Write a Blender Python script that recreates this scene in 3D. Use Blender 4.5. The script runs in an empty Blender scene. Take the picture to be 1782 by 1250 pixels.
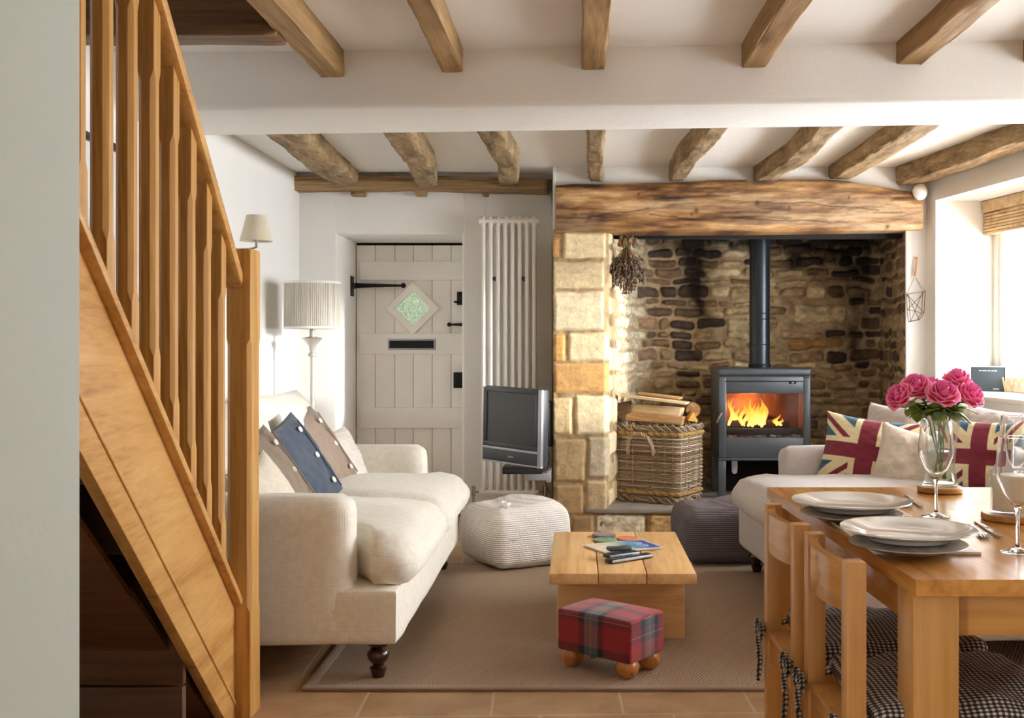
import bpy, bmesh, math, random
import numpy as np
from mathutils import Vector, Matrix, Euler

# ------------------------------------------------------------------ camera, world, sun, exposure
H, F, VX, VY = 1.18, 1850.0, 1005.0, 595.0
SC = bpy.context.scene
COL = SC.collection
cam_d = bpy.data.cameras.new('camera'); cam = bpy.data.objects.new('camera', cam_d); COL.objects.link(cam)
cam.location = (0, 0, H); cam.rotation_euler = (math.pi/2, 0, 0)
cam_d.sensor_width = 36; cam_d.lens = F/1782*36
cam_d.shift_x = -(VX-891)/1782; cam_d.shift_y = -(625-VY)/1782
cam_d.clip_start = 0.05; cam_d.clip_end = 100
SC.camera = cam
w = bpy.data.worlds.new('daylight'); SC.world = w; w.use_nodes = True
bg = w.node_tree.nodes['Background']; bg.inputs[0].default_value = (0.93, 0.965, 1.0, 1); bg.inputs[1].default_value = 20.0
sun_d = bpy.data.lights.new('sun', 'SUN'); sun_d.energy = 3.2; sun_d.angle = 0.07; sun_d.color = (1.0, 0.96, 0.91)
sun = bpy.data.objects.new('sun', sun_d); COL.objects.link(sun)
sun.rotation_euler = Vector((-1, 0.40, -0.11)).to_track_quat('-Z', 'Y').to_euler()
SC.view_settings.view_transform = 'Standard'; SC.view_settings.look = 'None'
SC.view_settings.gamma = 1; SC.view_settings.use_curve_mapping = False
SC.view_settings.exposure = 0.5
SC.cycles.max_bounces = 10; SC.cycles.diffuse_bounces = 8; SC.cycles.glossy_bounces = 4
SC.cycles.transmission_bounces = 8; SC.cycles.transparent_max_bounces = 12
SC.cycles.sample_clamp_indirect = 6; SC.cycles.caustics_refractive = False; SC.cycles.caustics_reflective = False

# ------------------------------------------------------------------ helpers
def at(px, py, Y): return Vector(((px-VX)*Y/F, Y, H-(py-VY)*Y/F))
def X(px, Y): return (px-VX)*Y/F
def Z(py, Y): return H-(py-VY)*Y/F
def lin(v):
    v = v/255.0
    return v/12.92 if v <= 0.04045 else ((v+0.055)/1.055)**2.4
def c(r, g, b): return (lin(r), lin(g), lin(b), 1)
def tag(o, label=None, cat=None, group=None, kind=None):
    if label: o['label'] = label
    if cat: o['category'] = cat
    if group: o['group'] = group
    if kind: o['kind'] = kind
    return o
def thing(name, label, cat, loc=(0, 0, 0), rz=0, group=None, rot=None):
    o = bpy.data.objects.new(name, None); COL.objects.link(o)
    o.location = loc; o.rotation_euler = rot or (0, 0, rz); o.empty_display_size = 0.05
    return tag(o, label, cat, group)
def copy_tree(o, parent=None):
    k = o.copy(); COL.objects.link(k)
    k.parent = parent
    if parent is not None: k.matrix_parent_inverse = o.matrix_parent_inverse.copy()
    for ch in [x for x in list(bpy.data.objects) if x.parent == o]: copy_tree(ch, k)
    return k

class MB:
    def __init__(s): s.v = []; s.f = []; s.m = []; s.c = []
    def add(s, vs, fs, mi=0, col=None):
        n = len(s.v); s.v += [tuple(p) for p in vs]; s.f += [tuple(i+n for i in f) for f in fs]; s.m += [mi]*len(fs)
        s.c += [col or (1, 1, 1, 1)]*len(vs)
        return s
    def box(s, x0, x1, y0, y1, z0, z1, bev=0.0, mi=0, seg=2, M=None, col=None):
        bm = bmesh.new(); bmesh.ops.create_cube(bm, size=1)
        for v in bm.verts:
            v.co = Vector(((x0+x1)/2+v.co.x*(x1-x0), (y0+y1)/2+v.co.y*(y1-y0), (z0+z1)/2+v.co.z*(z1-z0)))
        if bev > 0:
            bmesh.ops.bevel(bm, geom=list(bm.edges), offset=min(bev, 0.49*min(abs(x1-x0), abs(y1-y0), abs(z1-z0))), segments=seg, profile=0.5, affect='EDGES')
        bm.verts.index_update()
        vs = [(M @ v.co if M else v.co.copy()) for v in bm.verts]
        s.add(vs, [[v.index for v in f.verts] for f in bm.faces], mi, col); bm.free(); return s
    def prism(s, poly, d0, d1, axis='y', mi=0, col=None, M=None):
        # poly: list of 2d points, extruded along axis
        n = len(poly)
        def P(a, b, d): 
            p = Vector((a, d, b)) if axis == 'y' else (Vector((d, a, b)) if axis == 'x' else Vector((a, b, d)))
            return M @ p if M else p
        vs = [P(a, b, d0) for a, b in poly]+[P(a, b, d1) for a, b in poly]
        fs = [tuple(range(n)), tuple(range(2*n-1, n-1, -1))]+[(i, i+n, (i+1) % n+n, (i+1) % n) for i in range(n)]
        return s.add(vs, fs, mi, col)
    def tube(s, pts, r, n=8, mi=0, col=None, closed=False, cap=True):
        pts = [Vector(p) for p in pts]; m = len(pts)
        rs = r if isinstance(r, (list, tuple)) else [r]*m
        vs = []; up = None
        for i, p in enumerate(pts):
            if closed: t = pts[(i+1) % m]-pts[i-1]
            else: t = pts[min(i+1, m-1)]-pts[max(i-1, 0)]
            t = t.normalized() if t.length > 1e-9 else Vector((0, 0, 1))
            if up is None:
                up = Vector((0, 0, 1)) if abs(t.z) < 0.9 else Vector((1, 0, 0))
            a = up-t*up.dot(t)
            if a.length < 1e-6: a = Vector((0, 1, 0))-t*t.y
            a.normalize(); up = a; b = t.cross(a)
            for k in range(n):
                th = 2*math.pi*k/n
                vs.append(p+(a*math.cos(th)+b*math.sin(th))*rs[i])
        fs = []
        for i in range(m if closed else m-1):
            j = (i+1) % m
            for k in range(n): fs.append((i*n+k, i*n+(k+1) % n, j*n+(k+1) % n, j*n+k))
        if not closed and cap: fs += [tuple(range(n-1, -1, -1)), tuple((m-1)*n+k for k in range(n))]
        return s.add(vs, fs, mi, col)
    def lathe(s, prof, cx=0, cy=0, cz=0, n=24, mi=0, col=None, M=None):
        vs = []; fs = []
        for r, z in prof:
            for k in range(n):
                th = 2*math.pi*k/n; p = Vector((cx+r*math.cos(th), cy+r*math.sin(th), cz+z))
                vs.append(M @ p if M else p)
        for i in range(len(prof)-1):
            for k in range(n): fs.append((i*n+k, i*n+(k+1) % n, (i+1)*n+(k+1) % n, (i+1)*n+k))
        if abs(prof[0][0]-prof[-1][0])+abs(prof[0][1]-prof[-1][1]) < 1e-6 and prof[0][0] > 1e-5: return s.add(vs, fs, mi, col)
        if prof[0][0] > 1e-5: fs.append(tuple(range(n-1, -1, -1)))
        if prof[-1][0] > 1e-5: fs.append(tuple((len(prof)-1)*n+k for k in range(n)))
        return s.add(vs, fs, mi, col)
    def ball(s, p, r, n=12, mi=0, col=None, sz=(1, 1, 1)):
        pr = [(max(1e-6, math.sin(math.pi*i/n)), -math.cos(math.pi*i/n)) for i in range(n+1)]
        M = Matrix.Translation(p) @ Matrix.Diagonal((r*sz[0], r*sz[1], r*sz[2], 1))
        return s.lathe(pr, n=max(8, n+4), mi=mi, col=col, M=M)
    def build(s, name, mats, parent=None, world=False, sharp=35, smooth=True, loc=None, rot=None):
        me = bpy.data.meshes.new(name); me.from_pydata(s.v, [], s.f)
        mats = mats if isinstance(mats, (list, tuple)) else [mats]
        for m in mats: me.materials.append(m)
        if len(mats) > 1: me.polygons.foreach_set('material_index', s.m)
        if any(x != (1, 1, 1, 1) for x in s.c[:200000]):
            a = me.color_attributes.new('Col', 'FLOAT_COLOR', 'POINT')
            a.data.foreach_set('color', np.array(s.c, dtype=np.float32).ravel())
        bm = bmesh.new(); bm.from_mesh(me); bmesh.ops.recalc_face_normals(bm, faces=bm.faces); bm.to_mesh(me); bm.free()
        if smooth:
            me.polygons.foreach_set('use_smooth', [True]*len(me.polygons)); me.set_sharp_from_angle(angle=math.radians(sharp))
        return link(name, me, parent, world, loc, rot)
def link(name, me, parent=None, world=False, loc=None, rot=None):
    o = bpy.data.objects.new(name, me); COL.objects.link(o)
    if loc is not None: o.location = loc
    if rot is not None: o.rotation_euler = rot
    if parent is not None:
        o.parent = parent
        if world: o.matrix_parent_inverse = Matrix.LocRotScale(parent.location, parent.rotation_euler, parent.scale).inverted()
    return o
def grid_mesh(name, P, mats, parent=None, world=False, C=None, closed_u=False, flip=False, sharp=None, loc=None, rot=None):
    # P: (nv, nu, 3) array
    nv, nu, _ = P.shape
    idx = np.arange(nv*nu).reshape(nv, nu)
    if closed_u: idx2 = np.concatenate([idx, idx[:, :1]], 1)
    else: idx2 = idx
    a = idx2[:-1, :-1].ravel(); b = idx2[:-1, 1:].ravel(); cc = idx2[1:, 1:].ravel(); d = idx2[1:, :-1].ravel()
    fs = np.stack([a, b, cc, d] if not flip else [d, cc, b, a], 1)
    me = bpy.data.meshes.new(name); me.from_pydata(P.reshape(-1, 3).tolist(), [], fs.tolist())
    for m in (mats if isinstance(mats, (list, tuple)) else [mats]): me.materials.append(m)
    if C is not None:
        at_ = me.color_attributes.new('Col', 'FLOAT_COLOR', 'POINT')
        cc4 = np.ones((nv*nu, 4), dtype=np.float32); cc4[:, :3] = C.reshape(-1, 3); at_.data.foreach_set('color', cc4.ravel())
    me.polygons.foreach_set('use_smooth', [True]*len(me.polygons))
    if sharp: me.set_sharp_from_angle(angle=math.radians(sharp))
    return link(name, me, parent, world, loc, rot)

def _hash(a, b, s):
    v = np.sin(a*127.1+b*311.7+s*74.7)*43758.5453
    return v-np.floor(v)
def vnoise(x, y, s=0):
    xi = np.floor(x); yi = np.floor(y); fx = x-xi; fy = y-yi
    fx = fx*fx*(3-2*fx); fy = fy*fy*(3-2*fy)
    a = _hash(xi, yi, s); b = _hash(xi+1, yi, s); cc = _hash(xi, yi+1, s); d = _hash(xi+1, yi+1, s)
    return (a*(1-fx)+b*fx)*(1-fy)+(cc*(1-fx)+d*fx)*fy
def fbm(x, y, s=0, o=4):
    t = 0; amp = 0.5; n = 0
    for i in range(o):
        t = t+amp*vnoise(x*2**i, y*2**i, s+i*3.1); n += amp; amp *= 0.5
    return t/n-0.5

# ------------------------------------------------------------------ materials
def mat(name):
    m = bpy.data.materials.new(name); m.use_nodes = True
    nt = m.node_tree; return m, nt, nt.nodes['Principled BSDF']
def N(nt, t, **kw):
    n = nt.nodes.new(t)
    for k, v in kw.items(): setattr(n, k, v)
    return n
def coords(nt, scale=(1, 1, 1), kind='Object', rot=(0, 0, 0)):
    tc = N(nt, 'ShaderNodeTexCoord'); mp = N(nt, 'ShaderNodeMapping'); nt.links.new(tc.outputs[kind], mp.inputs[0])
    mp.inputs['Scale'].default_value = scale; mp.inputs['Rotation'].default_value = rot
    return mp.outputs[0]
def noise(nt, vec, scale, detail=4, rough=0.5, dist=0.0):
    n = N(nt, 'ShaderNodeTexNoise'); nt.links.new(vec, n.inputs['Vector'])
    n.inputs['Scale'].default_value = scale; n.inputs['Detail'].default_value = detail
    n.inputs['Roughness'].default_value = rough; n.inputs['Distortion'].default_value = dist
    return n.outputs['Fac']
def ramp(nt, fac, stops):
    r = N(nt, 'ShaderNodeValToRGB'); nt.links.new(fac, r.inputs[0]); e = r.color_ramp.elements
    while len(e) < len(stops): e.new(0.5)
    for i, (p, col) in enumerate(stops): e[i].position = p; e[i].color = col
    return r.outputs[0]
def bump(nt, b, hgt, strength=0.3, dist=0.01):
    n = N(nt, 'ShaderNodeBump'); n.inputs['Strength'].default_value = strength; n.inputs['Distance'].default_value = dist
    nt.links.new(hgt, n.inputs['Height']); nt.links.new(n.outputs[0], b.inputs['Normal'])
def math_(nt, op, a, b=None):
    n = N(nt, 'ShaderNodeMath', operation=op)
    for i, v in enumerate((a, b)):
        if v is None: continue
        if isinstance(v, (int, float)): n.inputs[i].default_value = v
        else: nt.links.new(v, n.inputs[i])
    return n.outputs[0]
def mix(nt, fac, a, b, mode='MIX'):
    n = N(nt, 'ShaderNodeMix', data_type='RGBA', blend_type=mode)
    for i, v in ((0, fac), (6, a), (7, b)):
        if isinstance(v, (int, float, tuple)): n.inputs[i].default_value = v
        else: nt.links.new(v, n.inputs[i])
    return n.outputs[2]
def plain(name, col, rough=0.5, metal=0.0, var=0.06, nscale=8, bmp=0.0, bscale=60, sheen=0.0, coat=0.0):
    m, nt, b = mat(name); v = coords(nt)
    f = noise(nt, v, nscale, 3)
    lo = tuple(x*(1-var) for x in col[:3])+(1,); hi = tuple(min(1, x*(1+var)) for x in col[:3])+(1,)
    nt.links.new(ramp(nt, f, [(0.3, lo), (0.7, hi)]), b.inputs['Base Color'])
    b.inputs['Roughness'].default_value = rough; b.inputs['Metallic'].default_value = metal
    if sheen: b.inputs['Sheen Weight'].default_value = sheen
    if coat: b.inputs['Coat Weight'].default_value = coat
    if bmp: bump(nt, b, noise(nt, v, bscale, 3), bmp, 0.004)
    return m
def wood(name, dark, mid, light, axis='y', rough=0.45, k=1.0, bmp=0.15, knots=False, fine=1.0, stretch=0.06, wd=1.6):
    m, nt, b = mat(name)
    s = {'x': (stretch, 1, 1), 'y': (1, stretch, 1), 'z': (1, 1, stretch)}[axis]
    v = coords(nt, s)
    f1 = noise(nt, v, 9*k, 5, 0.6, wd); f2 = noise(nt, v, 90*k*fine, 3, 0.6, 0.3)
    f = math_(nt, 'ADD', math_(nt, 'MULTIPLY', f1, 0.7), math_(nt, 'MULTIPLY', f2, 0.3))
    col = ramp(nt, f, [(0.33, dark), (0.48, mid), (0.66, light)])
    if knots:
        kn = N(nt, 'ShaderNodeTexVoronoi'); nt.links.new(coords(nt, tuple(x if x == 1 else 0.4 for x in s)), kn.inputs['Vector']); kn.inputs['Scale'].default_value = 6
        kf = ramp(nt, kn.outputs['Distance'], [(0.05, (1, 1, 1, 1)), (0.14, (0, 0, 0, 1))])
        col = mix(nt, math_(nt, 'MULTIPLY', kf, 0.7), col, tuple(x*0.35 for x in dark[:3])+(1,))
    nt.links.new(col, b.inputs['Base Color']); b.inputs['Roughness'].default_value = rough
    bump(nt, b, f, bmp, 0.01)
    return m
def attr(name, rough=0.8, bmp=0.3, bscale=120, sheen=0.0, mul=0.12, metal=0.0, bd=0.003):
    m, nt, b = mat(name); a = N(nt, 'ShaderNodeAttribute'); a.attribute_name = 'Col'
    v = coords(nt); f = noise(nt, v, bscale, 4, 0.65)
    k = math_(nt, 'ADD', math_(nt, 'MULTIPLY', f, 2*mul), 1-mul)
    vm = N(nt, 'ShaderNodeVectorMath', operation='SCALE'); nt.links.new(a.outputs['Color'], vm.inputs[0]); nt.links.new(k, vm.inputs['Scale'])
    nt.links.new(vm.outputs[0], b.inputs['Base Color']); b.inputs['Roughness'].default_value = rough
    b.inputs['Sheen Weight'].default_value = sheen; b.inputs['Metallic'].default_value = metal
    if bmp: bump(nt, b, f, bmp, bd)
    return m
def fabric(name, col, rough=0.9, weave=420, bmp=0.16, var=0.08, sheen=0.2):
    m, nt, b = mat(name); v = coords(nt)
    w1 = N(nt, 'ShaderNodeTexWave', bands_direction='X'); w2 = N(nt, 'ShaderNodeTexWave', bands_direction='Z'); w3 = N(nt, 'ShaderNodeTexWave', bands_direction='Y')
    for w_ in (w1, w2, w3):
        nt.links.new(v, w_.inputs['Vector']); w_.inputs['Scale'].default_value = weave/6.28; w_.inputs['Distortion'].default_value = 0.8
    h = math_(nt, 'ADD', math_(nt, 'ADD', w1.outputs['Fac'], w2.outputs['Fac']), w3.outputs['Fac'])
    f = noise(nt, v, 40, 4, 0.7)
    nt.links.new(ramp(nt, f, [(0.3, tuple(x*(1-var) for x in col[:3])+(1,)), (0.7, tuple(min(1, x*(1+var)) for x in col[:3])+(1,))]), b.inputs['Base Color'])
    b.inputs['Roughness'].default_value = rough; b.inputs['Sheen Weight'].default_value = sheen
    bump(nt, b, math_(nt, 'ADD', h, math_(nt, 'MULTIPLY', f, 2.0)), bmp, 0.002)
    return m
def glassy(name, tint=(1, 1, 1, 1), ior=1.45, rough=0.0):
    m, nt, b = mat(name); nt.nodes.remove(b); out = nt.nodes['Material Output']
    tr = N(nt, 'ShaderNodeBsdfTransparent'); tr.inputs[0].default_value = tint
    gl = N(nt, 'ShaderNodeBsdfGlossy'); gl.inputs['Roughness'].default_value = rough+0.02
    lw = N(nt, 'ShaderNodeLayerWeight'); lw.inputs[0].default_value = 0.5
    r0 = ((ior-1)/(ior+1))**2; fr = math_(nt, 'ADD', math_(nt, 'MULTIPLY', math_(nt, 'POWER', lw.outputs['Facing'], 4.5), 1-r0), r0)
    mx = N(nt, 'ShaderNodeMixShader'); nt.links.new(fr, mx.inputs[0]); nt.links.new(tr.outputs[0], mx.inputs[1]); nt.links.new(gl.outputs[0], mx.inputs[2])
    nt.links.new(mx.outputs[0], out.inputs[0]); return m
def emis(name, col, s):
    m, nt, b = mat(name); b.inputs['Base Color'].default_value = (0, 0, 0, 1)
    b.inputs['Emission Color'].default_value = col; b.inputs['Emission Strength'].default_value = s; return m

Mx = {}
def plaster(name, col):
    m, nt, b = mat(name); v = coords(nt)
    f = noise(nt, v, 3, 4, 0.5); g = noise(nt, v, 45, 4, 0.6)
    nt.links.new(ramp(nt, f, [(0.3, tuple(x*0.97 for x in col[:3])+(1,)), (0.7, col)]), b.inputs['Base Color'])
    b.inputs['Roughness'].default_value = 0.85
    bump(nt, b, math_(nt, 'ADD', math_(nt, 'MULTIPLY', f, 4), math_(nt, 'MULTIPLY', g, 0.4)), 0.25, 0.008); return m
Mx['plaster'] = plaster('white_plaster', c(237, 236, 232))
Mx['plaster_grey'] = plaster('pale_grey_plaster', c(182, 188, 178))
Mx['oak_y'] = wood('stair_oak_sloping', c(158, 106, 48), c(198, 148, 82), c(218, 172, 106), 'y', 0.4, stretch=0.12)
Mx['oak_z'] = wood('stair_oak_upright', c(142, 94, 38), c(190, 140, 72), c(214, 168, 100), 'z', 0.4)
Mx['oak_x'] = wood('stair_oak_across', c(66, 40, 18), c(92, 58, 28), c(116, 74, 38), 'x', 0.55, knots=True)
Mx['joist'] = wood('planed_oak_joist', c(108, 80, 44), c(148, 114, 68), c(174, 140, 94), 'y', 0.7, k=1.2, bmp=0.3, knots=True)
Mx['old_y'] = wood('hewn_oak_joist', c(84, 66, 42), c(132, 108, 74), c(176, 150, 112), 'y', 0.85, k=1.8, bmp=0.9, fine=0.5, stretch=0.2, wd=0.5, knots=True)
Mx['old_x'] = wood('hewn_oak_plate', c(88, 66, 40), c(140, 112, 76), c(182, 152, 112), 'x', 0.85, k=1.6, bmp=0.5, fine=0.6)
Mx['mantel'] = wood('old_oak_mantel', c(72, 42, 18), c(150, 98, 48), c(206, 150, 88), 'x', 0.75, k=0.9, bmp=0.8, knots=True, fine=0.5, stretch=0.16)
Mx['table'] = wood('dining_oak', c(164, 108, 46), c(196, 138, 68), c(214, 160, 90), 'y', 0.22, k=0.9, bmp=0.05)
Mx['table_z'] = wood('dining_oak_upright', c(148, 98, 40), c(180, 128, 62), c(200, 148, 82), 'z', 0.35, k=0.9, bmp=0.05)
Mx['table_x'] = wood('dining_oak_across', c(148, 98, 40), c(180, 128, 62), c(200, 148, 82), 'x', 0.35, k=0.9, bmp=0.05)
Mx['chair'] = wood('chair_beech', c(176, 122, 60), c(198, 144, 80), c(214, 164, 100), 'z', 0.35, k=0.8, bmp=0.05)
Mx['pine_y'] = wood('pine_boards', c(194, 144, 86), c(222, 178, 120), c(232, 194, 142), 'y', 0.45, k=0.8, bmp=0.1, knots=True)
Mx['pine_x'] = wood('pine_panel', c(196, 146, 88), c(222, 178, 118), c(232, 194, 142), 'x', 0.45, k=0.8, bmp=0.1, knots=True)
Mx['dark_wood'] = plain('dark_turned_wood', c(48, 22, 14), 0.25, coat=0.3)
Mx['ball_wood'] = wood('varnished_ball_wood', c(138, 80, 34), c(176, 112, 56), c(196, 136, 78), 'z', 0.25)
Mx['cream'] = fabric('cream_linen', c(228, 222, 208))
Mx['greyfab'] = fabric('dove_grey_cloth', c(186, 178, 174), weave=380, bmp=0.16)
Mx['black_iron'] = plain('black_iron', c(22, 20, 20), 0.5, 0.4, bmp=0.2)
Mx['stove'] = plain('stove_grey_steel', c(84, 90, 96), 0.42, 0.35, bmp=0.1, bscale=200)
Mx['pipe'] = plain('flue_black_enamel', c(42, 50, 56), 0.3, 0.5)
Mx['soot'] = plain('soot_and_shade_black', c(20, 17, 15), 0.9)
Mx['white_paint'] = plain('white_gloss_paint', c(232, 228, 220), 0.35, var=0.02)
Mx['door'] = plain('off_white_door_paint', c(250, 246, 240), 0.5, var=0.03, nscale=4, bmp=0.08)
Mx['seam'] = plain('door_seam_shadow_gap', c(170, 160, 146), 0.7)
Mx['steel'] = plain('brushed_steel', c(190, 190, 188), 0.25, 1.0, var=0.03)
Mx['lamp_silver'] = plain('satin_silver', c(200, 196, 186), 0.35, 0.35, var=0.03)
Mx['silver_paint'] = plain('silver_plastic', c(176, 180, 186), 0.35, 0.4, var=0.02)
Mx['black_plastic'] = plain('black_plastic', c(28, 29, 32), 0.35, var=0.03)
Mx['dark_grey'] = plain('dark_grey_plastic', c(62, 65, 70), 0.4, var=0.03)
Mx['screen'] = plain('dark_tv_screen', c(46, 47, 48), 0.3, var=0.02)
Mx['lampshade'] = None
Mx['stone'] = attr('rough_stone', 0.92, 0.45, 55, mul=0.3, bd=0.006)
Mx['attr_cloth'] = attr('printed_cloth', 0.9, 0.3, 500, 0.2, mul=0.1)
Mx['attr_print'] = attr('printed_paper', 0.3, 0.0, 50, mul=0.02)
Mx['attr_bits'] = attr('dried_bits', 0.85, 0.2, 200, mul=0.2)
Mx['slate'] = plain('hearth_slab', c(150, 144, 134), 0.7, var=0.15, bmp=0.4, bscale=30)
Mx['pane'] = glassy('window_glass')
Mx['wine'] = glassy('clear_table_glass', (0.97, 0.98, 0.98, 1), 1.5)
Mx['china'] = plain('white_china', c(250, 249, 247), 0.08, var=0.01, coat=0.5)
# ------------------------------------------------------------------ room shell
def struct(mb, name, m, label=None, **k): 
    o = mb.build(name, m, **k); o['kind'] = 'structure'
    if label: o['label'] = label
    return o
XL = -1.74
# floor tiles
m, nt, b = mat('worn_stone_tiles'); v = coords(nt, rot=(0, 0, math.radians(-2)))
br = N(nt, 'ShaderNodeTexBrick'); nt.links.new(v, br.inputs['Vector']); br.offset = 0.37; br.inputs['Scale'].default_value = 1
br.inputs['Brick Width'].default_value = 0.42; br.inputs['Row Height'].default_value = 0.42; br.inputs['Mortar Size'].default_value = 0.006
br.inputs['Color1'].default_value = c(152, 118, 84); br.inputs['Color2'].default_value = c(176, 138, 100); br.inputs['Mortar'].default_value = c(190, 168, 138)
br.inputs['Mortar Smooth'].default_value = 0.3
f = noise(nt, v, 6, 6, 0.65); col = mix(nt, 0.45, br.outputs['Color'], ramp(nt, f, [(0.3, c(120, 88, 60)), (0.5, c(168, 134, 98)), (0.7, c(188, 160, 126))]))
nt.links.new(col, b.inputs['Base Color']); b.inputs['Roughness'].default_value = 0.55
bump(nt, b, math_(nt, 'SUBTRACT', math_(nt, 'MULTIPLY', f, 0.5), br.outputs['Fac']), 0.35, 0.006)
Mx['tiles'] = m
struct(MB().box(-1.9, 4.4, -2.0, 7.9, -0.12, 0.0), 'floor', m, 'worn brown stone tile floor')

PL = Mx['plaster']
struct(MB().box(XL-0.12, XL, 0.30, 6.65, 0, 3.4).box(XL-0.12, XL, -2.0, -0.7, 0, 3.4).box(XL-0.12, XL, -0.7, 0.30, 0, 0.85).box(XL-0.12, XL, -0.7, 0.30, 2.05, 3.4), 'wall_left', PL, 'white plastered left wall')
# back wall with the deep door recess
wb = MB()
XD0, XD1, ZD = X(587, 6.65), X(804, 6.65), Z(408, 6.65)
wb.box(XL-0.12, XD0, 6.65, 7.4, 0, 2.6, 0.018, seg=3).box(XD1, -0.152, 6.65, 7.4, 0, 2.6, 0.018, seg=3).box(XD0-0.03, XD1+0.03, 6.652, 7.4, ZD, 2.6, 0.012, seg=3)
wb.box(-1.9, 0.2, 7.4, 7.5, 0, 2.6).box(XL, -0.155, 6.60, 6.66, 2.185, 2.3, 0.01)
struct(wb, 'wall_back', PL, 'white plastered back wall with deep door recess')
# right wall, running at a slight angle
CR = Vector((2.083, 6.35, 0)); DR = Vector((0.154, -1, 0)).normalized(); NR = Vector((1, 0.154, 0)).normalized()
MR = Matrix(((DR.x, NR.x, 0, CR.x), (DR.y, NR.y, 0, CR.y), (0, 0, 1, 0), (0, 0, 0, 1)))
wr = MB(); TH = 0.45; W1 = (0.115, 2.45); W2 = (2.75, 3.85); ZS, ZW = 0.86, 2.01
for t0, t1, z0, z1 in ((-0.02, W1[0], 0, 3.4), (W1[0], W1[1], 0, ZS), (W1[0], W1[1], ZW, 3.4), (W1[1], W2[0], 0, 3.4), (W2[0], W2[1], 0, ZS), (W2[0], W2[1], ZW, 3.4), (W2[1], 8.4, 0, 3.4)):
    wr.box(t0, t1, 0, TH, z0, z1, 0, M=MR)
struct(wr, 'wall_right', PL, 'white plastered window wall')
# wall behind the camera with wide opening
wf = MB(); YF = -1.9
for x0, x1, z0, z1 in ((-1.9, 4.4, 0, 3.4),):
    wf.box(x0, x1, YF-0.1, YF, z0, z1)
struct(wf, 'wall_front', PL, 'white wall behind the dining table')
# near partition the view passes
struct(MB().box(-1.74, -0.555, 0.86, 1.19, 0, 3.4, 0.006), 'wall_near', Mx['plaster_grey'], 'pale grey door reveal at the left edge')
# ceilings
ZC = 2.268
cl = MB().box(-0.95, 4.4, -2.0, 4.2, ZC, ZC+0.15).box(XL-0.1, -0.95, 3.52, 4.2, ZC, ZC+0.15)
struct(cl, 'ceiling_near', PL, 'white plaster ceiling between the planed joists')
struct(MB().box(XL-0.1, 4.4, -2.0, 4.3, 3.4, 3.5), 'ceiling_stairwell', PL)
struct(MB().box(-0.97, -0.95, -2.0, 3.5, ZC+0.1, 3.4).box(XL, -0.95, 3.52, 3.56, ZC+0.1, 3.4), 'wall_stairwell', PL)
ZF = 2.225
struct(MB().box(XL-0.1, 2.9, 4.15, 7.5, ZF, ZF+0.15), 'ceiling_far', PL, 'white plaster ceiling between the old joists')
# white plastered cross beam
cb = MB(); za, zb = 2.052, 2.5
ya0, ya1, yb0, yb1 = 4.0+0.017, 3.84-0.08, 4.5+0.02, 4.275-0.1
vs = [(-1.76, ya0, za), (3.1, ya1, za), (3.1, yb1, za), (-1.76, yb0, za)]
vs += [(x, y, zb) for x, y, _ in vs]
bm = bmesh.new(); vv = [bm.verts.new(p) for p in vs]
for f_ in ((0, 1, 2, 3), (7, 6, 5, 4), (0, 4, 5, 1), (1, 5, 6, 2), (2, 6, 7, 3), (3, 7, 4, 0)): bm.faces.new([vv[i] for i in f_])
bmesh.ops.bevel(bm, geom=list(bm.edges), offset=0.02, segments=3, profile=0.5, affect='EDGES'); bm.verts.index_update()
cb.add([p.co.copy() for p in bm.verts], [[q.index for q in f_.verts] for f_ in bm.faces]); bm.free()
struct(cb, 'trim_1', PL, 'white plastered beam crossing the ceiling')
# chimney breast plaster: above the mantel, strip right of the opening
ch = MB().box(-0.148, 2.2, 6.36, 7.5, 2.0, 2.5, 0.01).box(1.962, 2.25, 6.352, 6.375, 0, 2.3, 0.008).box(2.12, 2.25, 6.36, 7.5, 0, 2.3).box(-0.148, -0.128, 6.352, 7.5, 1.78, 2.3, 0.006)
struct(ch, 'wall_chimney', PL, 'white chimney breast above and right of the fireplace')
# skirting at the back wall
struct(MB().box(XD1+0.01, -0.155, 6.635, 6.652, 0, 0.035, 0.004), 'baseboard_back', Mx['door'])

# ------------------------------------------------------------------ windows
def frame_bars(mb, t0, t1, z0, z1, w_, d0, d1, mull=0, M=MR):
    mb.box(t0, t1, d0, d1, z0, z0+w_, 0.004, M=M).box(t0, t1, d0, d1, z1-w_, z1, 0.004, M=M)
    mb.box(t0, t0+w_, d0, d1, z0+w_, z1-w_, 0.004, M=M).box(t1-w_, t1, d0, d1, z0+w_, z1-w_, 0.004, M=M)
    for i in range(mull):
        t = t0+(t1-t0)*(i+1)/(mull+1); mb.box(t-w_/2, t+w_/2, d0, d1, z0+w_, z1-w_, 0.004, M=M)
def window(name, W, label):
    fm = MB(); frame_bars(fm, W[0]+0.002, W[1]-0.002, ZS+0.03, ZW, 0.05, 0.36, 0.43, 2)
    o = struct(fm, name, Mx['white_paint'], label)
    n = 3; sp = (W[1]-W[0]-0.05)/3
    for i in range(n):
        t0 = W[0]+0.05+i*sp; s = MB(); frame_bars(s, t0+0.002, t0+sp-0.052, ZS+0.082, ZW-0.052, 0.035, 0.37, 0.41)
        s.build('sash', Mx['white_paint'], o)
        MB().box(t0+0.03, t0+sp-0.08, 0.388, 0.392, ZS+0.1, ZW-0.07, M=MR).build('window_pane', Mx['pane'], o)
    MB().box(W[0], W[1], -0.03, 0.43, ZS, ZS+0.03, 0.01, M=MR).build('window_sill', Mx['white_paint'], o)
    return o
window('window_1', W1, 'white casement window in deep plaster reveal')
window('window_2', W2, 'white casement window nearer the dining table')
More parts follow.
